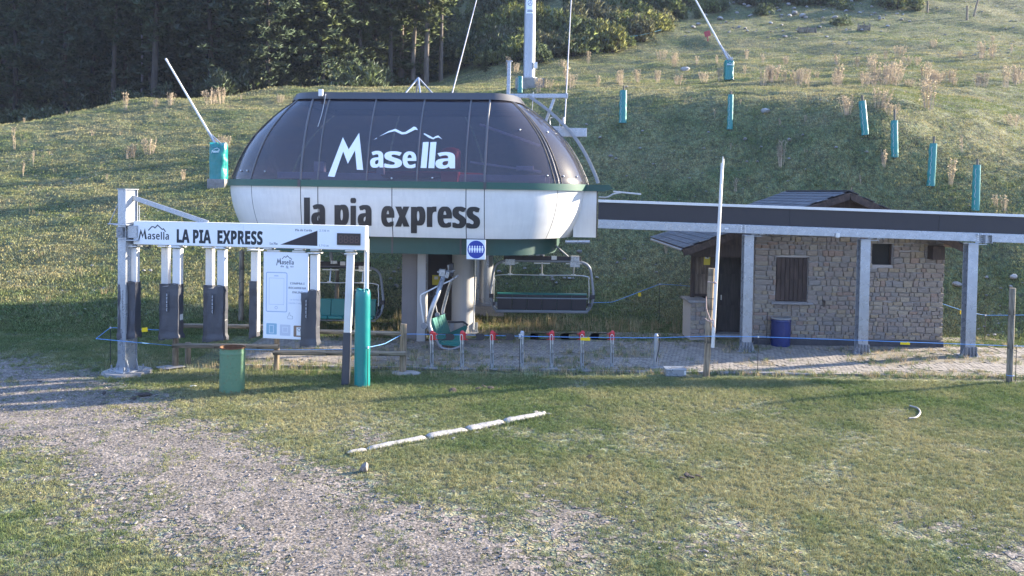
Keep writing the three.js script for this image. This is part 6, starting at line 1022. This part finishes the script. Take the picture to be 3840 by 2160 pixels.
function thistle(p, s, k, label, group) { const t = thing('dry_thistle', label, 'dry plant', [p.x, p.y - 0.03, p.z], rr(0, 6.28), group); part('stems', THIST[k].stems, strawA, t).userData.kind = 'stuff'; part('seed_heads', THIST[k].heads, strawB, t).userData.kind = 'stuff'; t.scale.set(s * rr(0.5, 1.0), s * rr(0.6, 1.35), s * rr(0.5, 1.0)); t.rotation.x = rr(-0.12, 0.12); t.rotation.z = rr(-0.12, 0.12); }
{
  const listT = [[2615, 245, 1], [2690, 238, 1], [2800, 222, 1], [2860, 240, .8], [2945, 243, 1], [3140, 245, 1.1], [3220, 250, 1.2], [3270, 245, 1], [3320, 222, 1], [3370, 215, 1.2], [3400, 245, .8], [3440, 243, .9], [3600, 215, .9], [3680, 222, 1.1], [3720, 220, 1.1], [3790, 200, 1], [3500, 178, .7], [3720, 160, .8]];
  for (let i = 0; i < 16; i++) listT.push([rr(2780, 3600), rr(280, 322), rr(0.6, 1.0)]);
  for (const [a, b, n] of [[2880, 2940, 5], [2980, 3040, 4], [3130, 3170, 4], [3210, 3300, 7], [3300, 3420, 8], [3460, 3530, 6], [3660, 3700, 3], [3780, 3830, 4]]) for (let i = 0; i < n; i++) listT.push([rr(a, b), rr(300, 330), rr(0.7, 1.25)]);
  for (const q of [[2110, 250, 1], [2125, 320, 1.3], [2140, 335, 1.3], [2205, 240, 1], [2240, 325, 1.2], [2320, 312, 1], [2330, 320, 1], [2390, 310, 1.1], [2465, 310, 1.1], [2480, 228, 1], [2530, 240, 1.1], [2545, 318, 1], [2530, 250, 1], [1935, 270, 1], [2050, 330, 1], [1905, 275, 1.1], [2020, 345, .9], [2640, 310, .9], [2700, 305, 1]]) listT.push(q);
  for (const [px, py, s] of listT) thistle(hit(px, py, 36), s * 0.8, Math.floor(rnd() * 3), 'clump of dry straw-coloured thistles on the terrace above the bank', 'dry thistles on the terrace');
  const low = [[3175, 430, 1.3, 0], [3480, 410, 1.6, 0], [2932, 625, 1.3, 1], [3312, 625, 1.0, 1], [2778, 392, .6, 3], [2928, 470, .8, 3], [3020, 455, .7, 3], [3568, 700, 1.1, 1], [3605, 570, .8, 3], [3230, 690, .7, 3], [3740, 780, .9, 1], [3765, 790, .7, 1], [2760, 720, .8, 3], [2500, 950, .9, 1], [3795, 470, .9, 2], [2740, 560, .5, 3], [2680, 440, .6, 3], [3300, 405, .9, 2], [3340, 430, .9, 2], [3770, 330, 1.2, 0]];
  for (const [px, py, s, k] of low) thistle(hit(px, py, 26), s * 0.75, k, 'single dry thistle on the shaded bank', 'dry thistles on the shaded bank');
  for (const [px, py, s, k] of [[470, 412, 1.0, 1], [640, 395, 1.1, 0], [790, 392, 1.1, 2], [825, 388, .9, 2], [585, 400, .6, 2], [345, 510, .8, 3], [55, 560, .9, 3], [52, 510, .9, 3], [125, 620, .8, 3], [85, 660, .8, 3], [500, 590, .9, 1], [480, 595, .7, 2], [560, 580, .8, 2], [810, 550, .8, 2], [840, 560, .7, 2], [400, 675, .5, 3], [690, 675, .7, 1], [250, 430, .5, 3], [90, 460, .6, 3], [1050, 385, .7, 2], [905, 380, .5, 3]]) thistle(hit(px, py, 26), s * 0.85, k, 'dry thistle on the sunlit hill beside the left snow lance', 'dry thistles on the left hill');
}
// ---------------------------------------------------------------- rocks and odds on the slopes
{
  const pale = [0.55, 0.64, 0.46].map((k) => mat(lin(k, k * 0.97, k * 0.94), 0.9, { map: tMott, bumpMap: tBump, bumpScale: 0.02 }));
  const rock = (px, py, wpx, label, group) => { const p = hit(px, py, 25), s = wpx * (py < 150 ? 0.42 : 0.66) / (F / -p.z); const o = solo('rock', pick(LUMPS), pick(pale), label, 'rock', group); o.position.set(p.x, p.y + s * 0.35 + 0.03, p.z); o.scale.set(s * rr(0.9, 1.2), s * 0.85, s * rr(0.8, 1.1)); o.rotation.y = rr(0, 6); };
  for (const [x, y, w] of [[2070, 1045, 12], [2030, 1012, 12], [2150, 1050, 12], [1872, 1024, 14], [1968, 1012, 12], [2072, 1055, 14], [2085, 1066, 12], [2116, 1048, 12], [2135, 1049, 12], [2238, 1046, 12], [2340, 975, 12], [2313, 990, 14], [2172, 950, 18], [2105, 947, 12], [2165, 985, 12], [1478, 1025, 12], [1494, 1010, 10], [1465, 1050, 12], [1485, 1075, 14], [1490, 1080, 12], [2793, 525, 14], [2855, 555, 10], [2960, 600, 12], [2870, 425, 28], [2960, 530, 10], [3010, 510, 10], [2657, 500, 10], [2640, 560, 10], [3135, 558, 12], [2958, 527, 12], [3020, 640, 10], [2840, 610, 10], [3250, 575, 12], [2800, 610, 10], [2290, 590, 14], [2310, 600, 12], [2400, 560, 10], [2250, 520, 12], [2410, 495, 10], [2350, 665, 10], [2200, 470, 10], [2450, 620, 10], [3590, 1075, 28], [3700, 1045, 14], [3700, 1112, 10], [3800, 1046, 26], [3790, 1080, 14], [3670, 1240, 10], [3690, 1230, 10], [3730, 1262, 12], [3705, 1262, 10], [540, 1020, 12], [565, 1020, 12], [320, 1165, 10], [345, 1000, 10]]) rock(x, y, w, 'pale limestone rock lying on the grassy bank', 'pale rocks on the bank');
  const R2 = []; for (let i = 0; i < 80; i++) R2.push([rr(2640, 3420), 4 + 120 * Math.pow(rnd(), 1.4), rr(10, 24)]); for (const q of [[2980, 55, 38], [3010, 65, 34], [3020, 70, 24], [2955, 20, 26], [2700, 75, 30], [2620, 95, 24], [2770, 105, 22], [2600, 105, 22], [3130, 70, 26], [2945, 140, 24], [3100, 142, 18], [2100, 110, 34], [2090, 122, 26], [2570, 268, 26], [2350, 330, 12]]) R2.push(q);
  for (const [x, y, w] of R2) rock(x, y, w, 'pale boulder among the shrubs of the upper slope', 'pale boulders of the upper slope');
  const small = []; for (let i = 0; i < 5200; i++) { const up = rnd() < 0.35, d = up ? rr(66, 100) : 26 + 20 * rnd(), x = up ? rr(0.2, 0.66) * d : rr(-0.66, 0.66) * d, z = -d; if (up && fbm(x * 0.2, z * 0.25, 3) < 0.5) continue; if (!up && fbm(x * 0.35 + 9, z * 0.5, 3) < 0.5) continue; const k = rr(0.28, 0.5), s = (up ? 0.16 : 0.05) * Math.pow(rnd(), 2) + 0.02; small.push({ p: onGround(x, z), ry: rr(0, 6), s: V3(s * 1.3, s * 0.7, s), c: [k, k * 0.97, k * 0.94] }); } copies('scattered_stones', LUMP0[0], M.stoneWhite, small);
  // timber retaining planks, trough and old fence posts up on the slope
  const plank = (x0, y0, x1, y1, h, label) => { const a = hit(x0, y0, 50), b = P(x1, y1, -a.z); const t = thing('plank_wall', label, 'plank wall', [a.x, a.y, a.z]); const w = b.x - a.x; for (let k = 0; k < 2; k++) part('plank', box(w, h / 2 - 0.03, 0.08, w / 2, h * (k + 0.5) / 2, rr(-0.03, 0.03), 0, 0, rr(-0.01, 0.01)), M.woodGrey, t); part('stake', [0.05, 0.5, 0.95].map((k) => fb(0.1, h + 0.2, 0.1, w * k, h / 2, 0.1)), M.woodGrey, t); };
  plank(2990, 122, 3062, 122, 0.5, 'small grey plank wall on the upper slope'); plank(3215, 115, 3262, 118, 0.55, 'short broken plank wall in a hollow of the upper slope');
  for (const [px, py, py2, l] of [[3478, 50, 4, 'leaning old fence post left of the dark hollow at the top'], [3626, 75, 22, 'pale upright fence post right of the dark hollow at the top'], [3650, 60, -10, 'slanted branch post beside the pale upright fence post']]) { const b = hit(px, py, 60), tp = P(px + (l[0] === 's' ? 20 : 1), py2, -b.z); const t = thing('fence_post', l, 'post', [b.x, b.y, b.z]); part('trunk', uvm(rod(V3(0, -0.2, 0), tp.sub(b), 0.12, 0.1, 8)), M.wood, t); }
  const rm = hit(2652, 155, 50); const o = solo('red_marker', [box(0.55, 0.5, 0.08, 0, 0, 0, 0, 0, 0.3), box(0.1, 0.9, 0.06, 0.05, -0.4, -0.05, 0, 0, 0.1)], mat(lin(0.35, 0.05, 0.06), 0.7), 'small faded red marker board beside the upper snow lance tube', 'marker'); o.position.copy(rm).add(V3(0, 0.7, 0));
  const nl = [[1960, 222], [2120, 205], [2260, 180], [2400, 160], [2480, 140]].map(([x, y]) => hit(x, y + 8, 60).add(V3(0, 0.9, 0))); solo('net_line', tube(nl, 0.03, 5, 30), mat(lin(0.16, 0.34, 0.33), 0.8), 'thin pale green net line along the foot of the bushy hillside', 'net');
}
// ---------------------------------------------------------------- groups built in world coordinates get their own base point
for (const o of scene.children) if (o.isGroup && o.position.lengthSq() === 0 && o.rotation.y === 0 && o.children.length) {
  const b = new THREE.Box3().setFromObject(o), c = V3((b.min.x + b.max.x) / 2, Math.max(0, b.min.y), (b.min.z + b.max.z) / 2); o.position.copy(c); for (const k of o.children) k.position.sub(c);
}
renderer.render(scene, camera);
